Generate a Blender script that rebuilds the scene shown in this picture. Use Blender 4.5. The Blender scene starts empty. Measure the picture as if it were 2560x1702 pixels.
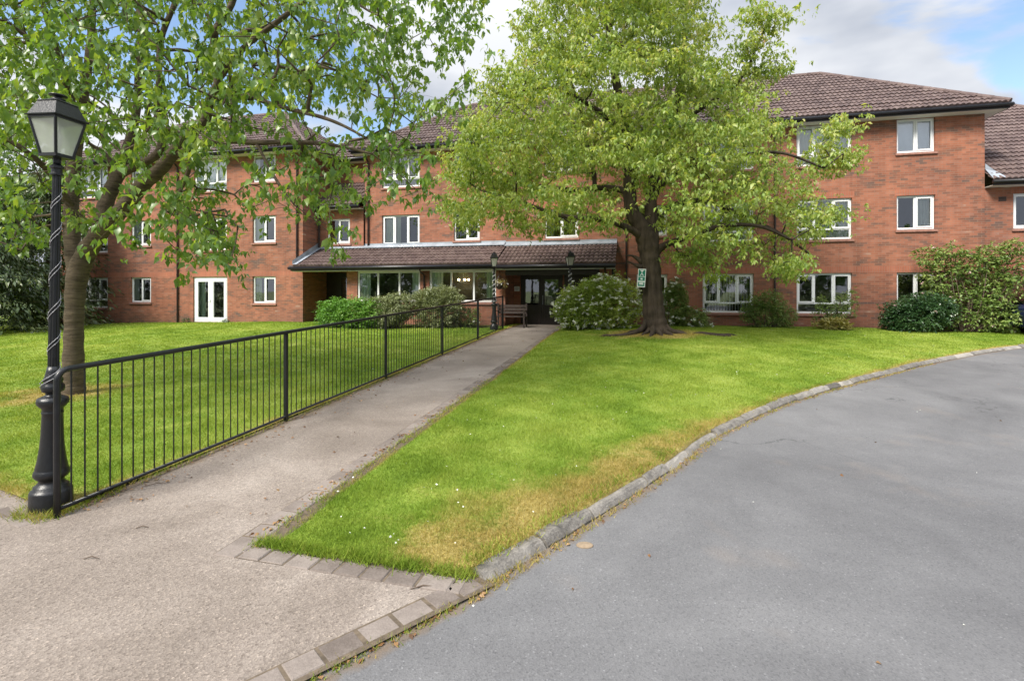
import bpy, bmesh, math, random
import numpy as np
from mathutils import Vector, Matrix, Euler

random.seed(7)
RNG = np.random.default_rng(11)
R = math.radians
SC = bpy.context.scene
COL = SC.collection

# ------------------------------------------------------------------ camera
CAM_H = 1.8
cam_d = bpy.data.cameras.new('camera')
cam = bpy.data.objects.new('camera', cam_d)
COL.objects.link(cam)
cam.location = (0, 0, CAM_H)
cam.rotation_euler = (R(90), 0, 0)
cam_d.sensor_width = 36.0
cam_d.lens = 18.0                      # 90 degrees across
cam_d.shift_y = -(851 - 727) / 2560.0  # horizon above the middle, verticals upright
cam_d.clip_start = 0.05
cam_d.clip_end = 3000
SC.camera = cam

# ------------------------------------------------------------------ light
SUN_EL, SUN_AZ = 46.0, 224.0           # azimuth measured from +Y towards +X
az, el = R(SUN_AZ), R(SUN_EL)
sdir = Vector((math.sin(az) * math.cos(el), math.cos(az) * math.cos(el), math.sin(el)))
sun_d = bpy.data.lights.new('sun', 'SUN')
sun_d.energy = 2.2
sun_d.angle = R(20)
sun_d.color = (1.0, 0.94, 0.84)
sun = bpy.data.objects.new('sun', sun_d)
COL.objects.link(sun)
sun.rotation_euler = sdir.to_track_quat('Z', 'Y').to_euler()

world = bpy.data.worlds.new('World')
SC.world = world
world.use_nodes = True
wn, wl = world.node_tree.nodes, world.node_tree.links
wn.clear()


def wnode(t, **kw):
    n = wn.new(t)
    for k, v in kw.items():
        setattr(n, k, v)
    return n


wout = wnode('ShaderNodeOutputWorld')
sky = wnode('ShaderNodeTexSky', sky_type='NISHITA')
sky.sun_disc = False
sky.sun_elevation = el
sky.sun_rotation = az
sky.air_density = 1.0
sky.dust_density = 0.6
bg_sky = wnode('ShaderNodeBackground')
bg_sky.inputs['Strength'].default_value = 0.085
wl.new(sky.outputs[0], bg_sky.inputs['Color'])
tc = wnode('ShaderNodeTexCoord')
mp = wnode('ShaderNodeMapping')
mp.inputs['Scale'].default_value = (1.0, 1.0, 2.1)
mp.inputs['Location'].default_value = (7.7, 2.4, 0.3)
wl.new(tc.outputs['Generated'], mp.inputs['Vector'])
n1 = wnode('ShaderNodeTexNoise')
n1.inputs['Scale'].default_value = 2.3
n1.inputs['Detail'].default_value = 7
n1.inputs['Roughness'].default_value = 0.55
n1.inputs['Distortion'].default_value = 0.3
wl.new(mp.outputs[0], n1.inputs['Vector'])


def wmath(op, a, b=None, clamp=False):
    m = wnode('ShaderNodeMath', operation=op)
    m.use_clamp = clamp
    for i, x in enumerate((a, b)):
        if x is None:
            continue
        if isinstance(x, (int, float)):
            m.inputs[i].default_value = x
        else:
            wl.new(x, m.inputs[i])
    return m.outputs[0]


def spot(d, width):
    v = Vector(d).normalized()
    vm = wnode('ShaderNodeVectorMath', operation='DOT_PRODUCT')
    wl.new(tc.outputs['Generated'], vm.inputs[0])
    vm.inputs[1].default_value = v
    mr = wnode('ShaderNodeMapRange', interpolation_type='SMOOTHSTEP')
    mr.inputs['From Min'].default_value = math.cos(R(width))
    mr.inputs['From Max'].default_value = 1.0
    wl.new(vm.outputs['Value'], mr.inputs['Value'])
    return mr.outputs[0]


blue = None
for d_, w_, k_ in (((800, 1280, 700), 7, 0.40), ((1270, 1280, 790), 10, 0.54), ((1340, 1280, 470), 6, 0.30),
                   ((-800, 1280, 700), 15, 0.58), ((-430, 1280, 430), 11, 0.44), ((-900, 1280, 1300), 26, 0.45), ((400, 1280, 1700), 20, 0.35), ((-200, -1280, 900), 28, 0.4)):
    s_ = wmath('MULTIPLY', spot(d_, w_), k_)
    blue = s_ if blue is None else wmath('ADD', blue, s_)
cl = wmath('SUBTRACT', wmath('ADD', wmath('MULTIPLY', wmath('SUBTRACT', n1.outputs['Fac'], 0.5), 1.9), 0.5), blue)
cmask = wnode('ShaderNodeMapRange', interpolation_type='SMOOTHSTEP')
cmask.inputs['From Min'].default_value = 0.0
cmask.inputs['From Max'].default_value = 0.22
wl.new(cl, cmask.inputs['Value'])
n2 = wnode('ShaderNodeTexNoise')
n2.inputs['Scale'].default_value = 2.2
n2.inputs['Detail'].default_value = 5
n2.inputs['Roughness'].default_value = 0.5
mp2 = wnode('ShaderNodeMapping')
mp2.inputs['Location'].default_value = (0.3, 5.2, 2.0)
mp2.inputs['Scale'].default_value = (1.0, 1.0, 2.4)
wl.new(tc.outputs['Generated'], mp2.inputs['Vector'])
wl.new(mp2.outputs[0], n2.inputs['Vector'])
cr = wnode('ShaderNodeValToRGB')
cr.color_ramp.elements[0].position = 0.41
cr.color_ramp.elements[0].color = (0.47, 0.51, 0.59, 1)
cr.color_ramp.elements[1].position = 0.58
cr.color_ramp.elements[1].color = (0.80, 0.82, 0.86, 1)
wl.new(n2.outputs['Fac'], cr.inputs[0])
bg_cl = wnode('ShaderNodeBackground')
bg_cl.inputs['Strength'].default_value = 0.42
wl.new(cr.outputs[0], bg_cl.inputs['Color'])
# an overcast sky is brighter overhead than near the horizon
sepw = wnode('ShaderNodeSeparateXYZ')
wl.new(tc.outputs['Generated'], sepw.inputs[0])
zen = wnode('ShaderNodeMapRange', interpolation_type='SMOOTHSTEP')
zen.inputs['From Min'].default_value = 0.40
zen.inputs['From Max'].default_value = 0.95
zen.inputs['To Min'].default_value = 0.40
zen.inputs['To Max'].default_value = 1.15
wl.new(sepw.outputs[2], zen.inputs['Value'])
wl.new(zen.outputs[0], bg_cl.inputs['Strength'])
mixw = wnode('ShaderNodeMixShader')
wl.new(cmask.outputs[0], mixw.inputs[0])
wl.new(bg_sky.outputs[0], mixw.inputs[1])
wl.new(bg_cl.outputs[0], mixw.inputs[2])
wl.new(mixw.outputs[0], wout.inputs['Surface'])

SC.view_settings.view_transform = 'Standard'
SC.view_settings.look = 'None'
SC.view_settings.exposure = 1.55
SC.view_settings.gamma = 1.0
SC.view_settings.use_curve_mapping = False
SC.render.engine = 'CYCLES'
SC.cycles.max_bounces = 8
SC.cycles.transparent_max_bounces = 16

# ------------------------------------------------------------------ frames
TH = R(13.62)
CU, SU = math.cos(TH), math.sin(TH)    # facade frame: u along the front (to the right), v away


def W(u, v, z=0.0):
    return Vector((u * CU + v * SU, -u * SU + v * CU, z))


def UV(X, Y):
    return (X * CU - Y * SU, X * SU + Y * CU)


def PX(x, y, Y):
    """a photograph pixel at distance Y -> world point"""
    return Vector((Y * (x - 1280) / 1280.0, Y, CAM_H - (y - 727) * Y / 1280.0))


# ------------------------------------------------------------------ mesh helpers
class MB:
    def __init__(s):
        s.v, s.f = [], []

    def add(s, vs, fs):
        o = len(s.v)
        s.v += [tuple(p) for p in vs]
        s.f += [tuple(i + o for i in f) for f in fs]
        return s

    def quad(s, a, b, c, d):
        return s.add([a, b, c, d], [(0, 1, 2, 3)])

    def box(s, x0, x1, y0, y1, z0, z1, M=None):
        p = [(x0, y0, z0), (x1, y0, z0), (x1, y1, z0), (x0, y1, z0), (x0, y0, z1), (x1, y0, z1), (x1, y1, z1), (x0, y1, z1)]
        if M is not None:
            p = [M @ Vector(q) for q in p]
        return s.add(p, [(0, 3, 2, 1), (4, 5, 6, 7), (0, 1, 5, 4), (1, 2, 6, 5), (2, 3, 7, 6), (3, 0, 4, 7)])

    def tube(s, pts, rad, n=8, cap=True):
        pts = [Vector(p) for p in pts]
        if not hasattr(rad, '__len__'):
            rad = [rad] * len(pts)
        rings, prev = [], None
        o = len(s.v)
        for i, p in enumerate(pts):
            d = (pts[min(i + 1, len(pts) - 1)] - pts[max(i - 1, 0)])
            if d.length < 1e-9:
                d = Vector((0, 0, 1))
            d.normalize()
            if prev is None:
                a = d.orthogonal().normalized()
            else:
                a = (prev - d * prev.dot(d))
                a = a.normalized() if a.length > 1e-6 else d.orthogonal().normalized()
            prev = a
            b = d.cross(a)
            for k in range(n):
                t = 2 * math.pi * k / n
                q = p + (a * math.cos(t) + b * math.sin(t)) * rad[i]
                s.v.append(tuple(q))
        for i in range(len(pts) - 1):
            for k in range(n):
                k2 = (k + 1) % n
                s.f.append((o + i * n + k, o + i * n + k2, o + (i + 1) * n + k2, o + (i + 1) * n + k))
        if cap:
            s.f.append(tuple(o + k for k in range(n))[::-1])
            s.f.append(tuple(o + (len(pts) - 1) * n + k for k in range(n)))
        return s

    def lathe(s, prof, n=20, c=(0, 0, 0), M=None, flute=0):
        o = len(s.v)
        for (r, z) in prof:
            for k in range(n):
                t = 2 * math.pi * k / n
                p = Vector((c[0] + r * math.cos(t), c[1] + r * math.sin(t), c[2] + z))
                if M is not None:
                    p = M @ p
                s.v.append(tuple(p))
        m = len(prof)
        for i in range(m - 1):
            for k in range(n):
                k2 = (k + 1) % n
                s.f.append((o + i * n + k, o + i * n + k2, o + (i + 1) * n + k2, o + (i + 1) * n + k))
        s.f.append(tuple(o + k for k in range(n))[::-1])
        s.f.append(tuple(o + (m - 1) * n + k for k in range(n)))
        return s

    def ball(s, c, r, n=8, m=5, sq=(1, 1, 1)):
        prof = [(max(1e-4, math.sin(math.pi * i / m)) * r, -math.cos(math.pi * i / m) * r) for i in range(m + 1)]
        o = len(s.v)
        for (rr, z) in prof:
            for k in range(n):
                t = 2 * math.pi * k / n
                s.v.append((c[0] + rr * math.cos(t) * sq[0], c[1] + rr * math.sin(t) * sq[1], c[2] + z * sq[2]))
        for i in range(m):
            for k in range(n):
                k2 = (k + 1) % n
                s.f.append((o + i * n + k, o + i * n + k2, o + (i + 1) * n + k2, o + (i + 1) * n + k))
        return s

    def build(s, name, mat, parent=None, off=(0, 0, 0), smooth=False):
        me = bpy.data.meshes.new(name)
        if off != (0, 0, 0):
            vs = [(p[0] - off[0], p[1] - off[1], p[2] - off[2]) for p in s.v]
        else:
            vs = s.v
        me.from_pydata(vs, [], s.f)
        me.materials.append(mat)
        if smooth:
            me.polygons.foreach_set('use_smooth', [True] * len(me.polygons))
        me.update()
        o = bpy.data.objects.new(name, me)
        COL.objects.link(o)
        if parent is not None:
            o.parent = parent
        return o


def np_mesh(name, V, F, mat, parent=None, attrs=None, smooth=False):
    V = np.asarray(V, dtype=np.float32)
    F = np.asarray(F, dtype=np.int32)
    me = bpy.data.meshes.new(name)
    me.vertices.add(len(V))
    me.vertices.foreach_set('co', V.ravel())
    m, k = F.shape
    me.loops.add(m * k)
    me.loops.foreach_set('vertex_index', F.ravel())
    me.polygons.add(m)
    me.polygons.foreach_set('loop_start', np.arange(0, m * k, k, dtype=np.int32))
    if smooth:
        me.polygons.foreach_set('use_smooth', np.ones(m, dtype=bool))
    me.update(calc_edges=True)
    me.validate()
    if attrs:
        for an, av in attrs.items():
            a = me.attributes.new(an, 'FLOAT', 'POINT')
            a.data.foreach_set('value', np.asarray(av, dtype=np.float32))
    me.materials.append(mat)
    o = bpy.data.objects.new(name, me)
    COL.objects.link(o)
    if parent is not None:
        o.parent = parent
    return o


def tag(o, label=None, cat=None, group=None, kind=None):
    if label:
        o['label'] = label
    if cat:
        o['category'] = cat
    if group:
        o['group'] = group
    if kind:
        o['kind'] = kind
    return o


def empty(name, loc, rz=0.0, label=None, cat=None, group=None):
    o = bpy.data.objects.new(name, None)
    COL.objects.link(o)
    o.empty_display_size = 0.2
    o.location = loc
    o.rotation_euler = (0, 0, rz)
    return tag(o, label, cat, group)


# ------------------------------------------------------------------ materials
def lin(c):
    f = lambda x: x / 12.92 if x <= 0.04045 else ((x + 0.055) / 1.055) ** 2.4
    return (f(c[0] / 255), f(c[1] / 255), f(c[2] / 255))


class NT:
    def __init__(s, name):
        s.m = bpy.data.materials.new(name)
        s.m.use_nodes = True
        s.n, s.l = s.m.node_tree.nodes, s.m.node_tree.links
        s.n.clear()
        s.out = s.n.new('ShaderNodeOutputMaterial')

    def node(s, t, ins=None, **kw):
        n = s.n.new(t)
        for k, v in kw.items():
            setattr(n, k, v)
        for k, v in (ins or {}).items():
            s.set(n.inputs[k], v)
        return n

    def set(s, sock, v):
        if isinstance(v, bpy.types.NodeSocket):
            s.l.new(v, sock)
        elif isinstance(v, (tuple, list)) and len(v) == 3 and sock.type == 'RGBA':
            sock.default_value = (*v, 1)
        else:
            sock.default_value = v

    def math(s, op, a, b=None, c=None, clamp=False):
        n = s.node('ShaderNodeMath', operation=op)
        n.use_clamp = clamp
        for i, x in enumerate((a, b, c)):
            if x is not None:
                s.set(n.inputs[i], x)
        return n.outputs[0]

    def noise(s, vec, scale, detail=4, rough=0.5, dist=0.0):
        n = s.node('ShaderNodeTexNoise', {'Scale': scale, 'Detail': detail, 'Roughness': rough, 'Distortion': dist})
        if vec is not None:
            s.l.new(vec, n.inputs['Vector'])
        return n.outputs['Fac']

    def ramp(s, fac, stops, interp='LINEAR'):
        n = s.node('ShaderNodeValToRGB')
        r = n.color_ramp
        r.interpolation = interp
        while len(r.elements) < len(stops):
            r.elements.new(0.5)
        for e, (p, c) in zip(r.elements, stops):
            e.position = p
            e.color = (*c, 1) if len(c) == 3 else c
        s.set(n.inputs[0], fac)
        return n.outputs[0]

    def mix(s, fac, a, b, mode='MIX'):
        n = s.node('ShaderNodeMix', data_type='RGBA', blend_type=mode)
        s.set(n.inputs['Factor'], fac)
        s.set(n.inputs[6], a)
        s.set(n.inputs[7], b)
        return n.outputs[2]

    def remap(s, v, a, b, c=0.0, d=1.0):
        n = s.node('ShaderNodeMapRange', {'From Min': a, 'From Max': b, 'To Min': c, 'To Max': d, 'Value': v})
        return n.outputs[0]

    def coord(s, which='Object', scale=None):
        o = s.node('ShaderNodeTexCoord').outputs[which]
        if scale:
            mpn = s.node('ShaderNodeMapping', {'Scale': scale})
            s.l.new(o, mpn.inputs['Vector'])
            o = mpn.outputs[0]
        return o

    def pos(s):
        return s.node('ShaderNodeNewGeometry').outputs['Position']

    def bump(s, h, strength=0.3, dist=0.01):
        return s.node('ShaderNodeBump', {'Height': h, 'Strength': strength, 'Distance': dist}).outputs[0]

    def principled(s, color, rough=0.6, spec=0.5, metal=0.0, normal=None, **kw):
        n = s.node('ShaderNodeBsdfPrincipled', {'Base Color': color, 'Roughness': rough, 'Specular IOR Level': spec, 'Metallic': metal})
        if normal is not None:
            s.l.new(normal, n.inputs['Normal'])
        for k, v in kw.items():
            s.set(n.inputs[k], v)
        s.l.new(n.outputs[0], s.out.inputs['Surface'])
        return n


def m_plain(name, col, rough=0.5, var=0.18, scale=6.0, spec=0.5, metal=0.0, bump=0.0, bscale=60, coords='Object'):
    t = NT(name)
    c = t.coord(coords)
    f = t.noise(c, scale, 5, 0.6)
    col = tuple(col)
    a = tuple(x * (1 - var) for x in col)
    b = tuple(min(1, x * (1 + var)) for x in col)
    cc = t.ramp(f, [(0.3, a), (0.7, b)])
    nm = None
    if bump:
        nm = t.bump(t.noise(c, bscale, 4, 0.6), bump, 0.01)
    t.principled(cc, rough, spec, metal, nm)
    return t.m


MAT = {}
MAT['black_iron'] = m_plain('black_painted_iron', (0.007, 0.008, 0.010), 0.36, 0.4, 14, bump=0.25, bscale=60)
MAT['upvc'] = m_plain('white_upvc', (0.78, 0.79, 0.80), 0.35, 0.04, 3)
MAT['soffit'] = m_plain('soffit_white', (0.66, 0.66, 0.64), 0.6, 0.08, 1.5)
MAT['fascia'] = m_plain('dark_fascia', (0.020, 0.016, 0.016), 0.4, 0.2, 3)
MAT['gutter'] = m_plain('black_gutter', (0.013, 0.013, 0.018), 0.3, 0.2, 3)
MAT['pipe'] = m_plain('dark_downpipe', (0.022, 0.012, 0.011), 0.35, 0.2, 3)
MAT['lead'] = m_plain('lead_flashing', (0.27, 0.30, 0.345), 0.5, 0.25, 2.5, bump=0.3, bscale=9)
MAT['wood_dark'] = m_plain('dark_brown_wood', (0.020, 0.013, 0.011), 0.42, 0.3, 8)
MAT['bench_wood'] = m_plain('weathered_bench_wood', (0.038, 0.025, 0.021), 0.6, 0.3, 12)
MAT['curtain'] = m_plain('pale_curtain', (0.62, 0.66, 0.60), 0.85, 0.08, 3)
MAT['curtain_green'] = m_plain('pale_green_curtain', (0.66, 0.78, 0.66), 0.85, 0.08, 3)
MAT['blind_and_sky'] = m_plain('white_blind_and_sky', (0.90, 0.92, 0.95), 0.7, 0.06, 2)  # for real slats, and for sheets whose white imitates mirrored sky
MAT['interior'] = m_plain('room_interior', (0.11, 0.10, 0.09), 0.9, 0.3, 1.5)
MAT['joint'] = m_plain('mossy_joint_soil', (0.105, 0.08, 0.055), 0.95, 0.4, 25)
MAT['soil'] = m_plain('bark_soil', (0.055, 0.036, 0.024), 0.95, 0.5, 30, bump=0.8, bscale=50)
MAT['white_sign'] = m_plain('white_sign', (0.75, 0.75, 0.76), 0.4, 0.03, 3)
MAT['green_sign'] = m_plain('green_sign', (0.0, 0.16, 0.105), 0.4, 0.05, 3)
MAT['grey_ink'] = m_plain('grey_ink', (0.22, 0.22, 0.25), 0.6, 0.05, 3)
MAT['wire'] = m_plain('white_light_cable', (0.36, 0.36, 0.38), 0.4, 0.1, 20)
MAT['air_brick'] = m_plain('dark_air_brick', (0.05, 0.03, 0.025), 0.8, 0.2, 20)


def m_brick(name, soldier=False):
    t = NT(name)
    c = t.coord('Object')
    sp = t.node('ShaderNodeSeparateXYZ')
    t.l.new(c, sp.inputs[0])
    X = t.math('ADD', sp.outputs[0], sp.outputs[1])
    Z = sp.outputs[2]
    bw, bh = (0.075, 0.225) if soldier else (0.225, 0.075)
    zr = t.math('DIVIDE', Z, bh)
    row = t.math('FLOOR', zr)
    xr = t.math('DIVIDE', X, bw)
    if not soldier:
        xr = t.math('ADD', xr, t.math('MULTIPLY', t.math('FLOORED_MODULO', row, 2.0), 0.5))
    colm = t.math('FLOOR', xr)
    cv = t.node('ShaderNodeCombineXYZ', {0: colm, 1: row})
    wnz = t.node('ShaderNodeTexWhiteNoise', noise_dimensions='2D')
    t.l.new(cv.outputs[0], wnz.inputs['Vector'])
    # clusters of darker burnt bricks along the courses
    st = t.node('ShaderNodeCombineXYZ', {0: t.math('MULTIPLY', X, 0.9), 1: t.math('MULTIPLY', Z, 3.6)})
    cl = t.noise(st.outputs[0], 1.0, 3, 0.6)
    v = t.math('ADD', t.math('MULTIPLY', wnz.outputs['Value'], 0.46), t.math('MULTIPLY', t.remap(cl, 0.32, 0.68), 0.54), clamp=True)
    if soldier:
        col = t.ramp(v, [(0.0, (0.31, 0.110, 0.066)), (0.5, (0.36, 0.130, 0.080)), (1.0, (0.40, 0.16, 0.10))])
    else:
        col = t.ramp(v, [(0.0, (0.130, 0.085, 0.072)), (0.2, (0.175, 0.095, 0.070)), (0.38, (0.255, 0.104, 0.066)), (0.56, (0.315, 0.122, 0.074)),
                         (0.76, (0.355, 0.146, 0.092)), (0.92, (0.31, 0.158, 0.115)), (1.0, (0.45, 0.28, 0.20))])
    sv = t.node('ShaderNodeCombineXYZ', {0: t.math('MULTIPLY', X, 2.6), 1: t.math('MULTIPLY', Z, 0.22)})
    col = t.mix(1.0, col, t.ramp(t.noise(sv.outputs[0], 1.0, 5, 0.65), [(0.3, (0.80, 0.80, 0.80)), (0.55, (1.02, 1.02, 1.02)), (0.75, (1.10, 1.08, 1.05))]), 'MULTIPLY')
    dampn = t.math('ADD', t.math('MULTIPLY', t.noise(c, 1.3, 4, 0.6), 0.9), Z)
    col = t.mix(t.math('MULTIPLY', t.remap(dampn, 0.85, 0.35), 0.4), col, (0.10, 0.075, 0.055))
    fx = t.math('FRACT', xr)
    fz = t.math('FRACT', zr)
    mo = t.math('MAXIMUM', t.math('LESS_THAN', fx, 0.012 / bw), t.math('LESS_THAN', fz, 0.011 / bh))
    col = t.mix(t.math('MULTIPLY', mo, 0.75), col, (0.26, 0.18, 0.14))
    big = t.noise(c, 0.55, 4, 0.6)
    col = t.mix(1.0, col, t.ramp(big, [(0.28, (0.74, 0.78, 0.84)), (0.72, (1.14, 1.10, 1.04))]), 'MULTIPLY')
    nm = t.bump(t.math('SUBTRACT', t.math('MULTIPLY', wnz.outputs['Value'], 0.3), mo), 0.5, 0.006)
    t.principled(col, 0.85, 0.25, 0, nm)
    return t.m


MAT['brick'] = m_brick('red_brick')
MAT['soldier'] = m_brick('soldier_course_brick', True)
MAT['sill'] = m_plain('brick_sill', (0.30, 0.15, 0.115), 0.8, 0.25, 12)


def m_tile():
    t = NT('concrete_roof_tile')
    c = t.coord('Object')
    sp = t.node('ShaderNodeSeparateXYZ')
    t.l.new(c, sp.inputs[0])
    cv = t.node('ShaderNodeCombineXYZ', {0: t.math('FLOOR', t.math('DIVIDE', sp.outputs[0], 0.15)), 1: t.math('FLOOR', t.math('DIVIDE', sp.outputs[1], 0.28))})
    wz = t.node('ShaderNodeTexWhiteNoise', noise_dimensions='2D')
    t.l.new(cv.outputs[0], wz.inputs['Vector'])
    n = t.noise(c, 1.1, 5, 0.65)
    v = t.math('ADD', t.math('MULTIPLY', wz.outputs['Value'], 0.45), t.math('MULTIPLY', n, 0.6))
    col = t.ramp(v, [(0.2, (0.070, 0.046, 0.044)), (0.5, (0.108, 0.073, 0.068)), (0.85, (0.155, 0.112, 0.102))])
    sp2 = t.noise(c, 26, 3, 0.7)
    col = t.mix(t.remap(sp2, 0.62, 0.75), col, (0.26, 0.24, 0.19))
    t.principled(col, 0.72, 0.35, 0, t.bump(t.noise(c, 45, 3), 0.3, 0.01))
    return t.m


MAT['tile'] = m_tile()


def m_glass():
    t = NT('window_glass')
    fr = t.node('ShaderNodeFresnel', {'IOR': 1.5})
    f = t.math('MULTIPLY', fr.outputs[0], 4.6, clamp=True)
    tr = t.node('ShaderNodeBsdfTransparent', {'Color': (0.96, 0.985, 0.98, 1)})
    nz = t.noise(t.coord('Object'), 1.3, 2, 0.5)
    gl = t.node('ShaderNodeBsdfGlossy', {'Color': (0.95, 0.97, 1, 1), 'Roughness': 0.015, 'Normal': t.bump(nz, 0.10, 0.02)})
    mx = t.node('ShaderNodeMixShader', {0: f})
    t.l.new(tr.outputs[0], mx.inputs[1])
    t.l.new(gl.outputs[0], mx.inputs[2])
    t.l.new(mx.outputs[0], t.out.inputs['Surface'])
    return t.m


MAT['glass'] = m_glass()


def m_lantern_glass():
    t = NT('frosted_lantern_glass')
    tr = t.node('ShaderNodeBsdfTransparent', {'Color': (0.88, 0.90, 0.88, 1)})
    df = t.node('ShaderNodeBsdfDiffuse', {'Color': t.ramp(t.noise(t.coord('Object'), 7, 5, 0.65), [(0.3, (0.58, 0.61, 0.56)), (0.7, (0.80, 0.83, 0.78))])})
    tl = t.node('ShaderNodeBsdfTranslucent', {'Color': (0.80, 0.84, 0.80, 1)})
    a = t.node('ShaderNodeMixShader', {0: 0.5})
    t.l.new(df.outputs[0], a.inputs[1])
    t.l.new(tl.outputs[0], a.inputs[2])
    b = t.node('ShaderNodeMixShader', {0: 0.54})
    t.l.new(tr.outputs[0], b.inputs[1])
    t.l.new(a.outputs[0], b.inputs[2])
    g = t.node('ShaderNodeBsdfGlossy', {'Roughness': 0.08})
    e = t.node('ShaderNodeMixShader', {0: 0.07})
    t.l.new(b.outputs[0], e.inputs[1])
    t.l.new(g.outputs[0], e.inputs[2])
    t.l.new(e.outputs[0], t.out.inputs['Surface'])
    return t.m


MAT['lantern_glass'] = m_lantern_glass()


def m_leaf(name, stops, trans=0.42, tcol=(1.25, 1.2, 0.55), gloss=0.5, nscale=0.8, rough=0.42):
    t = NT(name)
    rp = t.node('ShaderNodeNewGeometry').outputs['Random Per Island']
    n = t.noise(t.coord('Object'), nscale, 3, 0.5)
    v = t.math('ADD', t.math('MULTIPLY', rp, 0.5), t.math('MULTIPLY', t.remap(n, 0.32, 0.68), 0.5), clamp=True)
    col = t.ramp(v, stops)
    p = t.node('ShaderNodeBsdfPrincipled', {'Base Color': col, 'Roughness': rough, 'Specular IOR Level': gloss})
    tl = t.node('ShaderNodeBsdfTranslucent', {'Color': t.mix(1.0, col, tcol, 'MULTIPLY')})
    mx = t.node('ShaderNodeMixShader', {0: trans})
    t.l.new(p.outputs[0], mx.inputs[1])
    t.l.new(tl.outputs[0], mx.inputs[2])
    t.l.new(mx.outputs[0], t.out.inputs['Surface'])
    return t.m


MAT['leaf_cherry'] = m_leaf('cherry_leaf', [(0, (0.07, 0.155, 0.034)), (0.5, (0.14, 0.25, 0.052)), (1, (0.30, 0.39, 0.09))], 0.48, (1.65, 1.45, 0.5), gloss=0.7, rough=0.35)
MAT['leaf_maple'] = m_leaf('spring_leaf', [(0, (0.115, 0.205, 0.045)), (0.38, (0.24, 0.34, 0.075)), (0.72, (0.39, 0.46, 0.13)), (0.9, (0.50, 0.49, 0.19)), (1, (0.42, 0.27, 0.13))], 0.45, (1.45, 1.35, 0.55), nscale=1.5)
MAT['leaf_rhodo'] = m_leaf('rhododendron_leaf', [(0, (0.065, 0.125, 0.028)), (0.5, (0.16, 0.245, 0.055)), (1, (0.33, 0.39, 0.12))], 0.25, gloss=0.5)
MAT['leaf_rhodo_lightened'] = m_leaf('lightened_rhododendron_leaf', [(0, (0.15, 0.25, 0.05)), (0.5, (0.31, 0.41, 0.085)), (1, (0.52, 0.58, 0.17))], 0.38, gloss=0.5)  # leaf colour lightened in place of the sunlight the tree blocks
MAT['leaf_laurel'] = m_leaf('dark_glossy_leaf', [(0, (0.018, 0.052, 0.02)), (0.5, (0.04, 0.095, 0.03)), (1, (0.10, 0.17, 0.06))], 0.18, gloss=0.7, rough=0.3)
MAT['leaf_hedge'] = m_leaf('bright_hedge_leaf', [(0, (0.06, 0.17, 0.025)), (0.5, (0.13, 0.29, 0.04)), (1, (0.26, 0.42, 0.08))], 0.3)
MAT['leaf_olive'] = m_leaf('grey_olive_leaf', [(0, (0.12, 0.15, 0.065)), (0.5, (0.22, 0.25, 0.115)), (1, (0.36, 0.39, 0.21))], 0.2)
MAT['leaf_yellow'] = m_leaf('yellow_green_leaf', [(0, (0.2, 0.17, 0.04)), (0.5, (0.32, 0.29, 0.08)), (1, (0.5, 0.45, 0.2))], 0.3)
MAT['leaf_conifer'] = m_leaf('conifer_spray', [(0, (0.02, 0.042, 0.016)), (0.55, (0.06, 0.095, 0.03)), (1, (0.16, 0.19, 0.06))], 0.15)
MAT['leaf_wood'] = m_leaf('woodland_leaf', [(0, (0.035, 0.085, 0.018)), (0.5, (0.075, 0.15, 0.03)), (1, (0.17, 0.24, 0.055))], 0.35)
MAT['blossom'] = m_leaf('white_blossom', [(0, (0.78, 0.79, 0.72)), (1, (0.90, 0.90, 0.86))], 0.25, (1, 1, 1))
MAT['blossom_pink'] = m_leaf('pink_blossom', [(0, (0.62, 0.42, 0.40)), (1, (0.75, 0.6, 0.56))], 0.3, (1, 1, 1))


def m_bark(name, dark, light, horizontal=False):
    t = NT(name)
    c = t.coord('Object', (5, 5, 30) if horizontal else (9, 9, 1.6))
    n = t.noise(c, 1.0, 6, 0.65, 0.4)
    n2 = t.noise(t.coord('Object'), 2.2, 4, 0.6)
    v = t.math('ADD', t.math('MULTIPLY', n, 0.7), t.math('MULTIPLY', n2, 0.3))
    col = t.ramp(v, [(0.32, dark), (0.5, tuple((a + b) / 2 for a, b in zip(dark, light))), (0.68, light)])
    t.principled(col, 0.85, 0.25, 0, t.bump(n, 0.8, 0.03))
    return t.m


MAT['bark_cherry'] = m_bark('cherry_bark', (0.042, 0.032, 0.022), (0.175, 0.135, 0.092), True)
MAT['bark_dark'] = m_bark('furrowed_bark', (0.016, 0.012, 0.008), (0.082, 0.062, 0.045))
MAT['stem'] = m_plain('shrub_stem', (0.10, 0.07, 0.05), 0.85, 0.4, 12)


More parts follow.
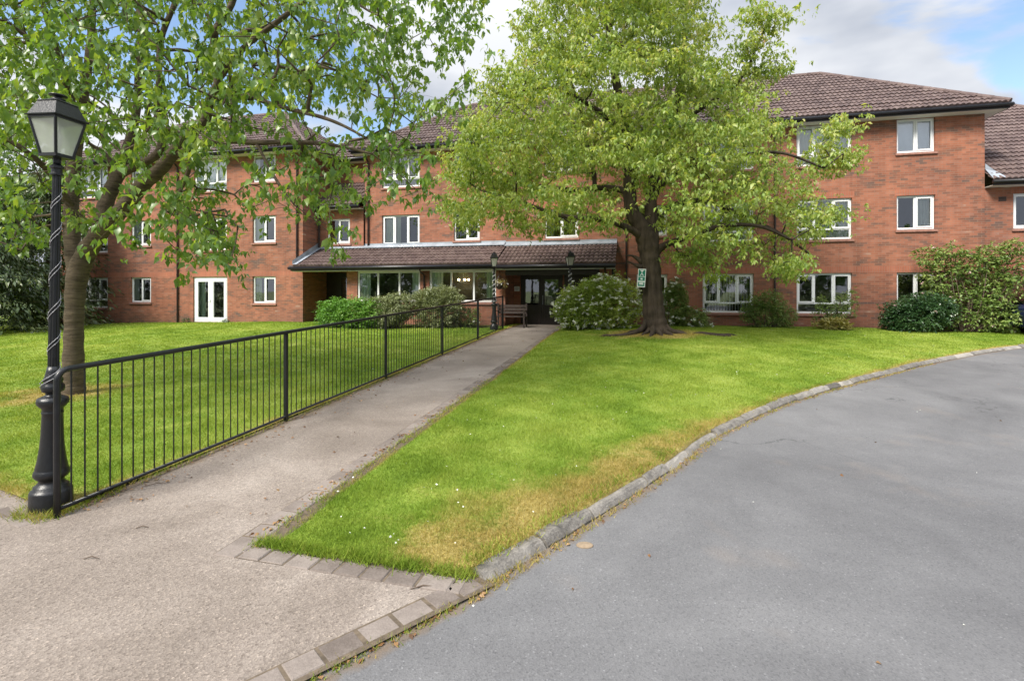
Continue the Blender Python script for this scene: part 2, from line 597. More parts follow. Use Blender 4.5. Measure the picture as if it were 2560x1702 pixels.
def m_lawn(name):
    t = NT(name)
    p = t.pos()
    big = t.noise(p, 0.45, 4, 0.55)
    mid = t.noise(p, 2.2, 5, 0.65)
    fine = t.noise(p, 38, 4, 0.7)
    v = t.math('ADD', t.math('ADD', t.math('MULTIPLY', big, 0.42), t.math('MULTIPLY', mid, 0.33)), t.math('MULTIPLY', fine, 0.25))
    col = t.ramp(v, [(0.33, (0.080, 0.145, 0.018)), (0.45, (0.165, 0.255, 0.028)), (0.55, (0.255, 0.33, 0.055)), (0.68, (0.38, 0.43, 0.115))])
    at = t.node('ShaderNodeAttribute', attribute_name='dry')
    d = t.math('ADD', at.outputs['Fac'], t.math('MULTIPLY', t.math('SUBTRACT', mid, 0.5), 1.5))
    d2 = t.math('ADD', d, t.math('MULTIPLY', t.math('SUBTRACT', fine, 0.5), 0.9))
    dm = t.remap(d2, 0.35, 0.85)
    dry = t.ramp(t.math('ADD', t.math('MULTIPLY', mid, 0.4), t.math('MULTIPLY', fine, 0.6)), [(0.3, (0.16, 0.105, 0.05)), (0.5, (0.38, 0.27, 0.095)), (0.7, (0.54, 0.42, 0.20))])
    col = t.mix(t.math('MULTIPLY', dm, 0.80), col, dry)
    if name.startswith('grass'):
        rp = t.node('ShaderNodeNewGeometry').outputs['Random Per Island']
        col = t.mix(1.0, col, t.ramp(rp, [(0, (0.85, 0.88, 0.82)), (1, (1.5, 1.45, 1.4))]), 'MULTIPLY')
    nm = t.bump(t.math('ADD', t.math('MULTIPLY', fine, 0.7), t.math('MULTIPLY', mid, 0.5)), 0.9, 0.05)
    pr = t.node('ShaderNodeBsdfPrincipled', {'Base Color': col, 'Roughness': 0.75, 'Specular IOR Level': 0.2, 'Normal': nm})
    tl = t.node('ShaderNodeBsdfTranslucent', {'Color': t.mix(1.0, col, (1.3, 1.25, 0.6), 'MULTIPLY')})
    mx = t.node('ShaderNodeMixShader', {0: 0.3 if name.startswith('grass') else 0.0})
    t.l.new(pr.outputs[0], mx.inputs[1])
    t.l.new(tl.outputs[0], mx.inputs[2])
    t.l.new(mx.outputs[0], t.out.inputs['Surface'])
    return t.m


MAT['lawn'] = m_lawn('lawn_turf')
MAT['grass'] = m_lawn('grass_blades')


def m_asphalt():
    t = NT('worn_asphalt')
    p = t.pos()
    big = t.noise(p, 0.33, 5, 0.6, 0.6)
    mid = t.noise(p, 1.7, 5, 0.65)
    fine = t.noise(p, 90, 3, 0.8)
    vor = t.node('ShaderNodeTexVoronoi', {'Scale': 110.0})
    t.l.new(p, vor.inputs['Vector'])
    v = t.math('ADD', t.math('ADD', t.math('MULTIPLY', big, 0.55), t.math('MULTIPLY', mid, 0.2)), t.math('MULTIPLY', fine, 0.25))
    col = t.ramp(v, [(0.36, (0.095, 0.094, 0.098)), (0.5, (0.136, 0.135, 0.139)), (0.64, (0.190, 0.188, 0.191))])
    st = t.ramp(vor.outputs['Color'], [(0.0, (0.62, 0.62, 0.63)), (0.35, (0.96, 0.96, 0.96)), (0.85, (1.08, 1.08, 1.08)), (1.0, (1.8, 1.8, 1.8))])
    col = t.mix(0.8, col, st, 'MULTIPLY')
    w = t.noise(p, 0.9, 3, 0.6)
    col = t.mix(t.math('MULTIPLY', t.remap(w, 0.6, 0.75), 0.25), col, (0.27, 0.22, 0.18))
    ke = t.node('ShaderNodeAttribute', attribute_name='kerb')
    e = t.remap(t.math('ADD', ke.outputs['Fac'], t.math('MULTIPLY', t.math('SUBTRACT', t.noise(p, 6, 5, 0.7), 0.5), 1.4)), 0.4, 1.0)
    col = t.mix(t.math('MULTIPLY', e, 0.75), col, (0.15, 0.105, 0.065))
    cv_ = t.node('ShaderNodeTexVoronoi', {'Scale': 0.42}, feature='DISTANCE_TO_EDGE')
    ds = t.node('ShaderNodeVectorMath', operation='ADD')
    t.l.new(p, ds.inputs[0])
    nv = t.node('ShaderNodeTexNoise', {'Scale': 1.6, 'Detail': 6})
    t.l.new(p, nv.inputs['Vector'])
    sc_ = t.node('ShaderNodeVectorMath', {3: 0.9}, operation='SCALE')
    t.l.new(nv.outputs['Color'], sc_.inputs[0])
    t.l.new(sc_.outputs[0], ds.inputs[1])
    t.l.new(ds.outputs[0], cv_.inputs['Vector'])
    crk = t.math('MULTIPLY', t.math('LESS_THAN', cv_.outputs['Distance'], 0.0035), t.remap(t.noise(p, 0.5, 2), 0.52, 0.62))
    col = t.mix(t.math('MULTIPLY', crk, 0.55), col, (0.05, 0.05, 0.05))
    t.principled(col, 0.8, 0.3, 0, t.bump(t.math('ADD', vor.outputs['Distance'], fine), 0.4, 0.005))
    return t.m


MAT['asphalt'] = m_asphalt()


def m_path():
    t = NT('exposed_aggregate_path')
    p = t.pos()
    big = t.noise(p, 0.7, 5, 0.6, 0.5)
    vor = t.node('ShaderNodeTexVoronoi', {'Scale': 95.0})
    t.l.new(p, vor.inputs['Vector'])
    fine = t.noise(p, 60, 3, 0.7)
    col = t.ramp(t.math('ADD', t.math('MULTIPLY', big, 0.7), t.math('MULTIPLY', fine, 0.3)), [(0.33, (0.152, 0.126, 0.107)), (0.5, (0.228, 0.193, 0.168)), (0.68, (0.322, 0.281, 0.250))])
    st = t.ramp(vor.outputs['Color'], [(0.0, (0.5, 0.48, 0.47)), (0.3, (0.84, 0.83, 0.82)), (0.7, (1.04, 1.04, 1.03)), (0.9, (1.3, 1.28, 1.24)), (1.0, (2.0, 1.97, 1.9))])
    at = t.node('ShaderNodeAttribute', attribute_name='far')
    col = t.mix(t.math('SUBTRACT', 0.9, t.math('MULTIPLY', at.outputs['Fac'], 0.45)), col, t.mix(1.0, col, st, 'MULTIPLY'))
    n2 = t.noise(p, 3.0, 5, 0.7)
    at2 = t.node('ShaderNodeAttribute', attribute_name='edge')
    e = t.remap(t.math('ADD', at2.outputs['Fac'], t.math('MULTIPLY', t.math('SUBTRACT', n2, 0.5), 1.2)), 0.45, 0.9)
    col = t.mix(t.math('MULTIPLY', e, 0.8), col, (0.145, 0.105, 0.07))
    t.principled(col, 0.85, 0.25, 0, t.bump(vor.outputs['Distance'], 0.5, 0.006))
    return t.m


MAT['path'] = m_path()


def m_conc(name, a, b, bump=0.5):
    t = NT(name)
    c = t.coord('Object')
    rp = t.node('ShaderNodeNewGeometry').outputs['Random Per Island']
    n = t.noise(c, 5, 6, 0.7)
    f = t.noise(c, 70, 3, 0.7)
    v = t.math('ADD', t.math('ADD', t.math('MULTIPLY', n, 0.5), t.math('MULTIPLY', f, 0.3)), t.math('MULTIPLY', rp, 0.22))
    col = t.ramp(v, [(0.36, a), (0.64, b)])
    t.principled(col, 0.85, 0.25, 0, t.bump(t.math('ADD', n, t.math('MULTIPLY', f, 0.4)), bump, 0.02))
    return t.m


MAT['kerb'] = m_conc('weathered_kerb_concrete', (0.10, 0.092, 0.083), (0.36, 0.335, 0.30), 0.9)
MAT['paver'] = m_conc('brown_block_paver', (0.12, 0.098, 0.085), (0.235, 0.200, 0.178), 0.5)
MAT['ground'] = m_plain('rough_ground', (0.10, 0.13, 0.035), 0.95, 0.3, 0.8, coords='Object')
MAT['litter'] = m_leaf('fallen_leaf_litter', [(0, (0.06, 0.03, 0.015)), (0.5, (0.22, 0.11, 0.045)), (1, (0.42, 0.28, 0.13))], 0.1)
MAT['petal'] = m_leaf('fallen_petal', [(0, (0.6, 0.6, 0.52)), (1, (0.8, 0.8, 0.75))], 0.1, (1, 1, 1))

# ------------------------------------------------------------------ ground heights
VB = 20.38      # main front
VA = 18.93      # front of the left wing


def g(u, v):
    """lawn / path level without the kerb"""
    t = min(1.0, max(0.0, (v - 3.1) / 14.4))
    z = 0.43 * t
    X = u * CU + v * SU
    if X < -10:
        z -= min(0.22, 0.02 * (-10 - X))
    return z


def road_z(X, Y):
    t = min(1.0, max(0.0, (Y - 6.0) / 9.0))
    return 0.26 * t * t * (3 - 2 * t)


def catmull(pts, n=12):
    P = [np.array(p, float) for p in pts]
    P = [2 * P[0] - P[1]] + P + [2 * P[-1] - P[-2]]
    out = []
    for i in range(1, len(P) - 2):
        for k in range(n):
            t = k / n
            a, b, c, d = P[i - 1], P[i], P[i + 1], P[i + 2]
            out.append(0.5 * ((2 * b) + (-a + c) * t + (2 * a - 5 * b + 4 * c - d) * t * t + (-a + 3 * b - 3 * c + d) * t ** 3))
    out.append(P[-2])
    return np.array(out)


def resample(C, n):
    d = np.r_[0, np.cumsum(np.linalg.norm(np.diff(C, axis=0), axis=1))]
    s = np.linspace(0, d[-1], n)
    return np.stack([np.interp(s, d, C[:, k]) for k in range(C.shape[1])], 1)


KERB = catmull([(-0.16, 3.14), (0.50, 3.86), (1.64, 5.18), (2.62, 6.42), (4.62, 8.25), (7.3, 10.1), (9.9, 11.75), (14.0, 13.95), (17.6, 15.0), (22.0, 15.6)])
KERB_LEN = float(np.sum(np.linalg.norm(np.diff(KERB, axis=0), axis=1)))


def off_curve(C, d):
    """offset to the left of the travel direction (lawn side)"""
    T = np.gradient(C, axis=0)
    T /= np.linalg.norm(T, axis=1)[:, None]
    return C + np.stack([-T[:, 1], T[:, 0]], 1) * d


# ---- base ground
gb = MB()
gb.quad((-900, -900, -0.35), (900, -900, -0.35), (900, 900, -0.35), (-900, 900, -0.35))
tag(gb.build('ground', MAT['ground']), kind='structure')

# ---- road
N = 120
KR = resample(KERB, N)
ext = np.array([(-13.15, -10.9), (-6.65, -3.9), (-3.45, 0.0), (-0.27, 3.13)])
foot = np.vstack([ext, KR])
far = np.vstack([np.array([(6, -30), (14, -26), (18, -20), (21.5, -15.5)]), np.stack([np.linspace(22, 60, N), np.linspace(-15, 12, N)], 1)])
T = 60
V, F, RK = [], [], []
for i in range(len(foot)):
    for j in range(T + 1):
        t = (j / T) ** 3.2
        p = foot[i] * (1 - t) + far[i] * t
        V.append((p[0], p[1], road_z(p[0], p[1])))
        RK.append(math.exp(-(np.linalg.norm(p - foot[i]) / 0.11) ** 2) if i >= 4 else math.exp(-((np.linalg.norm(p - foot[i]) - 0.13) / 0.06) ** 2))
for i in range(len(foot) - 1):
    for j in range(T):
        a = i * (T + 1) + j
        F.append((a, a + 1, a + T + 2, a + T + 1))
tag(np_mesh('road', V, F, MAT['asphalt'], attrs={'kerb': RK}, smooth=True), kind='structure')

# ---- right lawn (patch between the path, the front bed and the kerb)
UL = -2.555
VFAR = 19.35
NS, NT_ = 90, 70
Lc = np.stack([np.array(W(UL, v)[:2]) for v in np.linspace(3.06, VFAR, NS)])
Rk = resample(off_curve(KERB, 0.085), NS)
near_a, near_b = Lc[0], Rk[0]   # near corners
far_a, far_b = Lc[-1], Rk[-1]
TREE_B = np.array(PX(1638, 834, 14.4)[:2])
VFU = UV(*far_b)


def coons(s, t):
    i = s * (NS - 1)
    i0 = min(int(i), NS - 2)
    f = i - i0
    l = Lc[i0] * (1 - f) + Lc[i0 + 1] * f
    r = Rk[i0] * (1 - f) + Rk[i0 + 1] * f
    n_ = near_a * (1 - t) + near_b * t
    f_ = far_a * (1 - t) + far_b * t
    b = (near_a * (1 - s) * (1 - t) + near_b * (1 - s) * t + far_a * s * (1 - t) + far_b * s * t)
    return l * (1 - t) + r * t + n_ * (1 - s) + f_ * s - b


def lawn_r_z(P, s, t):
    u, v = UV(P[0], P[1])
    zl = g(u, v) + 0.028
    i = s * (NS - 1)
    i0 = min(int(i), NS - 2)
    rk = Rk[i0]
    zr = road_z(rk[0], rk[1]) + 0.080
    w = t ** 2.2
    z = zl * (1 - w) + zr * w
    d = math.hypot(P[0] - TREE_B[0], P[1] - TREE_B[1])
    z += 0.19 * math.exp(-(d / 3.2) ** 2)
    z += 0.10 * s * math.sin(math.pi * t) * min(1, s * 2)
    z += 0.012 * math.sin(P[0] * 3.1 + P[1] * 1.3) * math.sin(P[1] * 2.3 - P[0]) * min(1, 6 * t * (1 - t))
    e = min(1.0, s / 0.055)
    e = e * e * (3 - 2 * e)
    z = 0.022 + (z - 0.022) * e if s < 0.055 else z
    e2 = min(1.0, max(0.0, (u - UL)) / 0.10)
    return z - 0.03 * (1 - e2)


V, F, DRY = [], [], []
for i in range(NS):
    for j in range(NT_):
        s, t = i / (NS - 1), j / (NT_ - 1)
        P = coons(s, t)
        z = lawn_r_z(P, s, t)
        V.append((P[0], P[1], z))
        rk = Rk[i]
        dk = float(np.min(np.hypot(Rk[:, 0] - P[0], Rk[:, 1] - P[1])))
        u, v = UV(*P)
        dl = u - UL
        dt = math.hypot(P[0] - TREE_B[0], (P[1] - TREE_B[1]) * 1.3)
        near = max(0.0, 1 - (P[1] - 3) / 4.5)
        wd = 0.14 + 0.95 * near
        dry = 1.18 * math.exp(-(dk / wd) ** 1.5) * (0.72 + 0.38 * near) + 0.9 * math.exp(-(dl / 0.10) ** 2) + 1.35 * math.exp(-(dt / 1.5) ** 2)
        # greener tongue at the front edge
        fr = math.exp(-((u - UL - 0.55) / 0.5) ** 2 - ((v - 3.1) / 0.35) ** 2)
        DRY.append(dry - 0.5 * fr)
for i in range(NS - 1):
    for j in range(NT_ - 1):
        a = i * NT_ + j
        F.append((a, a + 1, a + NT_ + 1, a + NT_))
LAWN_R = (np.array(V), np.array(DRY))
rim = [(NS - 1 - k) * NT_ + NT_ - 1 for k in range(NS)] + [NT_ - 2 - k for k in range(NT_ - 1)]   # turf edge: kerb side, then the front
o0 = len(V)
for k in rim:
    V.append((V[k][0], V[k][1], V[k][2] - 0.11))
    DRY.append(1.2)
for k in range(len(rim) - 1):
    F.append((rim[k], rim[k + 1], o0 + k + 1, o0 + k))
lr = np_mesh('lawn', V, F, MAT['lawn'], attrs={'dry': DRY}, smooth=True)
tag(lr, kind='structure')
TREE_Z = float(LAWN_R[0][np.argmin(np.hypot(LAWN_R[0][:, 0] - TREE_B[0], LAWN_R[0][:, 1] - TREE_B[1])), 2])
print('tree base z', TREE_Z)


def zlawn(X, Y):
    k = int(np.argmin(np.hypot(LAWN_R[0][:, 0] - X, LAWN_R[0][:, 1] - Y)))
    return float(LAWN_R[0][k, 2])


# ---- left lawn
RAIL_U = -4.47
LT_B = np.array(PX(180, 985, 8.34)[:2])
NI, NJ = 70, 80
V, F, DRY = [], [], []
for i in range(NI):
    for j in range(NJ):
        a = i / (NI - 1)
        b = j / (NJ - 1)
        v0 = 3.12
        u = RAIL_U - 0.03 - 34 * b ** 1.7
        vstart = v0 + 0.225 * (RAIL_U - u) * 1.03      # front edge runs along constant depth
        v = vstart + (21.5 - v0) * (a ** 1.35)
        P = W(u, v)
        z = g(u, v) + 0.026 + 0.012 * math.sin(P[0] * 1.7 + P[1]) * math.sin(P[1] * 1.1)
        V.append((P[0], P[1], z))
        dt = math.hypot(P[0] - LT_B[0] + 0.25, P[1] - LT_B[1])
        dl = RAIL_U - u
        dfr = v - vstart
        DRY.append(1.0 * math.exp(-(dt / 0.95) ** 2) + 0.75 * math.exp(-(dl / 0.16) ** 2) + 0.62 * math.exp(-(dfr / 0.28) ** 2) + 0.16 * math.exp(-(dl / 0.9) ** 2))
for i in range(NI - 1):
    for j in range(NJ - 1):
        a = i * NJ + j
        F.append((a, a + NJ, a + NJ + 1, a + 1))
LAWN_L = (np.array(V), np.array(DRY))
tag(np_mesh('lawn', V, F, MAT['lawn'], attrs={'dry': DRY}, smooth=True), kind='structure')

# ---- path and apron: one sheet
V, F, FAR, EDGE = [], [], [], []
PW = 22
rows = [(3.28, RAIL_U - 0.05, -2.59)]
for v in np.linspace(3.6, 18.9, 70):
    rows.append((v, RAIL_U - 0.05, -2.59))
for v in (19.3, 19.8, 20.6):
    rows.append((v, -4.86, -0.8))
for (v, ua, ub) in rows:
    for k in range(PW + 1):
        u = ua + (ub - ua) * k / PW
        P = W(u, v, g(u, v) + 0.012)
        V.append(tuple(P))
        FAR.append(min(1, max(0, (v - 4) / 5)))
        EDGE.append(1.0 * math.exp(-((u - ua) / 0.24) ** 2) + 0.5 * math.exp(-((u + 2.77) / 0.1) ** 2))
for i in range(len(rows) - 1):
    for k in range(PW):
        a = i * (PW + 1) + k
        F.append((a, a + 1, a + PW + 2, a + PW + 1))
# apron: grid between the path mouth and the road edging line
ra = np.array([W(RAIL_U - 9, 3.30 + 0.225 * 9)[:2], W(RAIL_U - 0.05, 3.30)[:2], W(-2.59, 3.30)[:2], (-0.12, 3.30)])
rb = np.array([(-13.2, -11), (-4.6, -1.5), (-1.7, 1.66), (-0.28, 3.06)])
ra = resample(ra, 40)
rb = resample(rb, 40)
o = len(V)
for i in range(40):
    for k in range(16):
        t = k / 15
        p = ra[i] * (1 - t) + rb[i] * t
        V.append((p[0], p[1], g(*UV(p[0], p[1])) + 0.0125))
        FAR.append(0)
        EDGE.append(0.6 * math.exp(-(t / 0.05) ** 2) if i < 14 else 0)
for i in range(39):
    for k in range(15):
        a = o + i * 16 + k
        F.append((a, a + 16, a + 17, a + 1))
tag(np_mesh('path', V, F, MAT['path'], attrs={'far': FAR, 'edge': EDGE}), kind='structure')

# ---- paver edging (along the path, across the mouth, along the road)
pv = MB()


def paver_row(A, B, width, step, zf, side=1, h=0.022, jitter=0.006):
    A, B = Vector((*A, 0)), Vector((*B, 0))
    d = (B - A)
    L = d.length
    d.normalize()
    nrm = Vector((-d.y, d.x, 0)) * side
    x = 0.0
    while x < L - 0.05:
        l = min(step * random.uniform(0.86, 1.14), L - x)
        a0, a1 = x + 0.006, x + l - 0.006
        w0, w1 = random.uniform(-jitter, jitter), width + random.uniform(-jitter, jitter)
        zt = random.uniform(-0.003, 0.003)
        top, bot, rim = [], [], []
        for (a, w) in ((a0, w0), (a1, w0), (a1, w1), (a0, w1)):
            p = A + d * (a + random.uniform(-0.004, 0.004)) + nrm * w
            z = zf(p.x, p.y)
            c = A + d * ((a0 + a1) / 2) + nrm * ((w0 + w1) / 2)
            q = p + (c - p).normalized() * 0.010
            top.append((q.x, q.y, z + h + zt))
            rim.append((p.x, p.y, z + h + zt - 0.007))
            bot.append((p.x, p.y, z - 0.05))
        fs = [(0, 1, 2, 3)] if side > 0 else [(3, 2, 1, 0)]
        for k in range(4):
            k2 = (k + 1) % 4
            fs.append((4 + k, 4 + k2, k2, k))
            fs.append((8 + k, 8 + k2, 4 + k2, 4 + k))
        pv.add(top + rim + bot, fs)
        x += l


gz = lambda X, Y: g(*UV(X, Y))
paver_row(W(-2.60, 2.96)[:2], W(-2.60, 18.4)[:2], 0.185, 0.215, gz, 1)
paver_row((-1.99, 3.615), (-0.27, 3.155), 0.145, 0.195, gz, -1)
rd = Vector((KERB[0][0] - (-1.02), KERB[0][1] - 2.36)).normalized()
ka = Vector((-0.165, 3.10))
paver_row(ka, ka - rd * 9, 0.15, 0.19, gz, -1, 0.018)
# front edge of the left lawn
paver_row(W(RAIL_U - 0.02, 3.00)[:2], W(RAIL_U - 8, 3.00 + 8 * 0.225 * 1.03)[:2], 0.12, 0.30, gz, 1, 0.016, 0.01)
bedm = MB()
for (A, B) in ((W(-2.80, 2.90), W(-2.80, 18.4)),):
    n = 60
    for i in range(n):
        q = [W(-2.79, 2.95 + 15.4 * (i / n)), W(-2.45, 2.95 + 15.4 * (i / n)), W(-2.45, 2.95 + 15.4 * ((i + 1) / n)), W(-2.79, 2.95 + 15.4 * ((i + 1) / n))]
        bedm.quad(*[(k.x, k.y, g(*UV(k.x, k.y)) + 0.0148) for k in q])
for (A, B, wd) in ((Vector((-1.99, 3.62)), Vector((-0.25, 3.16)), 0.15), (ka + rd * 0.05, ka - rd * 9, 0.155)):
    d_ = (B - A).normalized()
    n_ = Vector((d_.y, -d_.x)) * wd
    u_ = Vector((-d_.y, d_.x)) * 0.03
    bedm.quad(*[(q.x, q.y, 0.0150) for q in (A + n_, B + n_, B + u_, A + u_)])
tag(bedm.build('paver_bed', MAT['joint']), kind='structure')
tag(pv.build('paver_edging', MAT['paver']), kind='structure')

# ---- kerb
kb = MB()
KF = resample(KERB, 1500)
KS = np.r_[0, np.cumsum(np.linalg.norm(np.diff(KF, axis=0), axis=1))]


def kpt(s):
    return np.array([np.interp(s, KS, KF[:, 0]), np.interp(s, KS, KF[:, 1])])


s = 0.0
while s < KERB_LEN - 0.1:
    L = random.choice([0.92, 0.92, 0.9, 0.46, 0.6]) * random.uniform(0.97, 1.03)
    e = min(KERB_LEN, s + L)
    n = 5
    tilt = random.uniform(-0.02, 0.02)
    shift = random.uniform(-0.014, 0.014)
    sink = random.uniform(-0.022, 0.010)
    if 2.2 < s < 3.6:
        sink -= 0.022
    base = len(kb.v)
    prof = [(0.0, -0.06), (0.0, 0.020), (0.030, 0.058), (0.052, 0.076), (0.105, 0.082), (0.125, 0.076), (0.125, -0.06)]
    for k in range(n + 1):
        q = s + 0.010 + (e - s - 0.020) * k / n
        p = kpt(q)
        tq = kpt(min(q + 0.02, KERB_LEN)) - kpt(max(q - 0.02, 0))
        tq /= np.linalg.norm(tq)
        nn = np.array([-tq[1], tq[0]])
        for (w, h) in prof:
            ww = w + shift + tilt * (h * 6) + (random.uniform(-0.004, 0.004) if 0 < h < 0.2 else 0)
            hh = h + (sink if h > 0 else 0) + (random.uniform(-0.004, 0.004) if h > 0 else 0)
            if k in (0, n) and h > 0.07:
                hh -= 0.006
            pp = p + nn * ww
            kb.v.append((pp[0], pp[1], road_z(p[0], p[1]) + hh))
    m = len(prof)
    for k in range(n):
        for j in range(m - 1):
            a = base + k * m + j
            kb.f.append((a, a + m, a + m + 1, a + 1))
    kb.f.append(tuple(base + j for j in range(m)))
    kb.f.append(tuple(base + n * m + j for j in range(m))[::-1])
    s = e
tag(kb.build('kerb', MAT['kerb']), kind='structure')

# ---- planting bed in front of the right part and before the lean-to
bd = MB()
for (u0, u1, v0, v1) in ((-0.7, 11.2, VFAR - 0.12, VB + 0.02), (-11.2, -4.9, 18.1, 19.0)):
    nu, nv = 40, 8
    o = len(bd.v)
    for i in range(nu + 1):
        for j in range(nv + 1):
            u, v = u0 + (u1 - u0) * i / nu, v0 + (v1 - v0) * j / nv
            z = (0.50 if u0 > -5 else 0.45) + random.uniform(-0.01, 0.03)
            bd.v.append(tuple(W(u, v, z)))
    for i in range(nu):
        for j in range(nv):
            a = o + i * (nv + 1) + j
            bd.f.append((a, a + nv + 1, a + nv + 2, a + 1))
tag(bd.build('flower_bed', MAT['soil'], smooth=True), kind='structure')
pb = MB()
nu = 14
for i in range(nu):
    u0, u1 = 11.2 + i * 1.0, 12.2 + i * 1.0
    pb.quad(W(u0, 18.0, 0.40), W(u1, 18.0, 0.40), W(u1, 21.0, 0.40), W(u0, 21.0, 0.40))
tag(pb.build('parking_bay', MAT['asphalt']), kind='structure')
# ------------------------------------------------------------------ building
VA = 19.2
VL = 20.30      # front of the link
VP = 19.0       # front of the lean-to
UA = -13.87     # right corner of the left wing
BO = (0.0, VB, 0.43)
bld = empty('apartment_building', W(0, VB, 0.43), -TH,
            'three storey red brick apartment block with brown tiled hipped roofs and white window frames', 'building')


def u_at(x, v):
    t = (x - 1280) / 1280.0
    return v * (CU * t - SU) / (SU * t + CU)


def bpart(mb, name, mat, parent=None, smooth=False):
    return mb.build(name, MAT[mat], parent or bld, BO, smooth)


HEADS = (2.43, 5.08, 7.73)
Z_EAVE = 7.90
OPEN = {'A': [], 'B': [], 'L': [], 'P': [], 'R': []}     # wall openings
WINS = []                                                # windows to build


def want(wall, uc, head, w, h, v, kind, treat, low=False, reveal=0.075):
    OPEN[wall].append((uc - w / 2, uc + w / 2, head - h, head))
    WINS.append((uc, head, w, h, v, kind, treat, low, reveal))


# left wing
uA = [u_at(x, VA) for x in (660, 525, 352, 233)]
for fl, tr in ((0, 'left'), (1, 'net_left'), (2, 'left')):
    want('A', uA[0], HEADS[fl], 1.18, 1.18, VA, 2, tr)
for fl, tr in ((1, 'dark'), (2, 'blind_and_sky')):
    want('A', uA[1], HEADS[fl], 1.78, 1.46, VA, 3, tr, True)
for fl, tr in ((0, 'curtains'), (1, 'net_left'), (2, 'dark')):
    want('A', uA[2], HEADS[fl], 1.18, 1.18, VA, 2, tr)
for fl, tr in ((0, 'dark'), (1, 'curtains'), (2, 'blind_and_sky')):
    want('A', uA[3], HEADS[fl], 1.78, 1.46, VA, 3, tr, True)
OPEN['A'].append((uA[1] - 0.92, uA[1] + 0.92, 0.40, 2.43))
# right part
for uc, k, fl, tr in ((-9.89, 3, 2, 'slats'), (-6.89, 2, 2, 'dark'), (-2.91, 2, 2, 'blind_and_sky'), (0.59, 2, 2, 'curtains'),
                      (3.32, 3, 2, 'blind_and_sky'), (6.52, 3, 2, 'net'), (9.35, 2, 2, 'blind_and_sky'),
                      (-9.89, 3, 1, 'net_left'), (-6.89, 2, 1, 'dark'), (-2.91, 2, 1, 'curtains'), (0.59, 2, 1, 'dark'),
                      (3.32, 3, 1, 'curtains'), (6.52, 3, 1, 'net_right'), (9.35, 2, 1, 'net_right'),
                      (0.59, 2, 0, 'dark'), (3.32, 3, 0, 'slats'), (6.52, 3, 0, 'dark'), (9.35, 2, 0, 'dark')):
    if k == 3:
        h = 1.30 if (fl == 1 and uc < -5) else 1.46
        want('B', uc, HEADS[fl], 1.77, h, VB, 3, tr, not (fl == 1 and uc < -5))
    else:
        want('B', uc, HEADS[fl], 1.14 if uc != -2.91 else 1.35, 1.18, VB, 2, tr)
DOOR_U0, DOOR_U1 = u_at(1301, VB), u_at(1407, VB)
OPEN['B'].append((DOOR_U0, DOOR_U1, 0.43, 2.46))
# link, low wing, lean-to
want('L', (u_at(817, VL) + u_at(876, VL)) / 2, 5.00, 1.14, 1.12, VL, 2, 'dark')
want('R', 13.05, 5.03, 1.77, 1.18, VB + 0.05, 3, 'dark')
for x0, x1 in ((893, 1050), (1073, 1240)):
    ua, ub = u_at(x0, VP), u_at(x1, VP)
    want('P', (ua + ub) / 2, 2.60, ub - ua, 1.26, VP, 3, 'lounge', False, 0.05)


def wall(mb, u0, u1, v, z0, z1, holes, reveal=0.16):
    us = sorted({u0, u1, *[h[0] for h in holes], *[h[1] for h in holes]})
    zs = sorted({z0, z1, *[h[2] for h in holes], *[h[3] for h in holes]})
    us = [u for u in us if u0 <= u <= u1]
    zs = [z for z in zs if z0 <= z <= z1]
    for a, b in zip(us[:-1], us[1:]):
        run = None
        for c, d in zip(zs[:-1], zs[1:]):
            mu, mz = (a + b) / 2, (c + d) / 2
            inside = any(h[0] < mu < h[1] and h[2] < mz < h[3] for h in holes)
            if inside:
                if run:
                    mb.quad((a, v, run[0]), (b, v, run[0]), (b, v, run[1]), (a, v, run[1]))
                run = None
            else:
                run = (run[0], d) if run else (c, d)
        if run:
            mb.quad((a, v, run[0]), (b, v, run[0]), (b, v, run[1]), (a, v, run[1]))
    for (a, b, c, d) in holes:
        w = v + reveal
        mb.quad((a, v, c), (a, v, d), (a, w, d), (a, w, c))
        mb.quad((b, v, c), (b, w, c), (b, w, d), (b, v, d))
        mb.quad((a, v, d), (b, v, d), (b, w, d), (a, w, d))
        mb.quad((a, v, c), (a, w, c), (b, w, c), (b, v, c))


w = MB()
wall(w, -27.6, UA, VA, 0.0, 7.80, OPEN['A'])
w.quad((UA, VA, 0), (UA, 28, 0), (UA, 28, 7.8), (UA, VA, 7.8))
w.quad((-27.6, 28, 0), (-27.6, VA, 0), (-27.6, VA, 7.8), (-27.6, 28, 7.8))
bpart(w, 'wall', 'brick')
w = MB()
wall(w, -11.6, 11.34, VB, 0.0, 7.80, OPEN['B'])
w.quad((11.34, VB, 0), (11.34, 29, 0), (11.34, 29, 7.8), (11.34, VB, 7.8))
w.quad((-11.6, 29, 0), (-11.6, VB, 0), (-11.6, VB, 7.8), (-11.6, 29, 7.8))
bpart(w, 'wall', 'brick')
w = MB()
wall(w, UA, -11.62, VL, 2.62, 5.50, OPEN['L'])
wall(w, UA, -11.62, 21.5, 5.4, 7.80, [])
bpart(w, 'wall', 'brick')
w = MB()
wall(w, 11.345, 20.3, VB + 0.05, 0.0, 5.28, OPEN['R'])
w.quad((20.3, VB + 0.05, 0), (20.3, 31, 0), (20.3, 31, 5.28), (20.3, VB + 0.05, 5.28))
bpart(w, 'wall', 'brick')
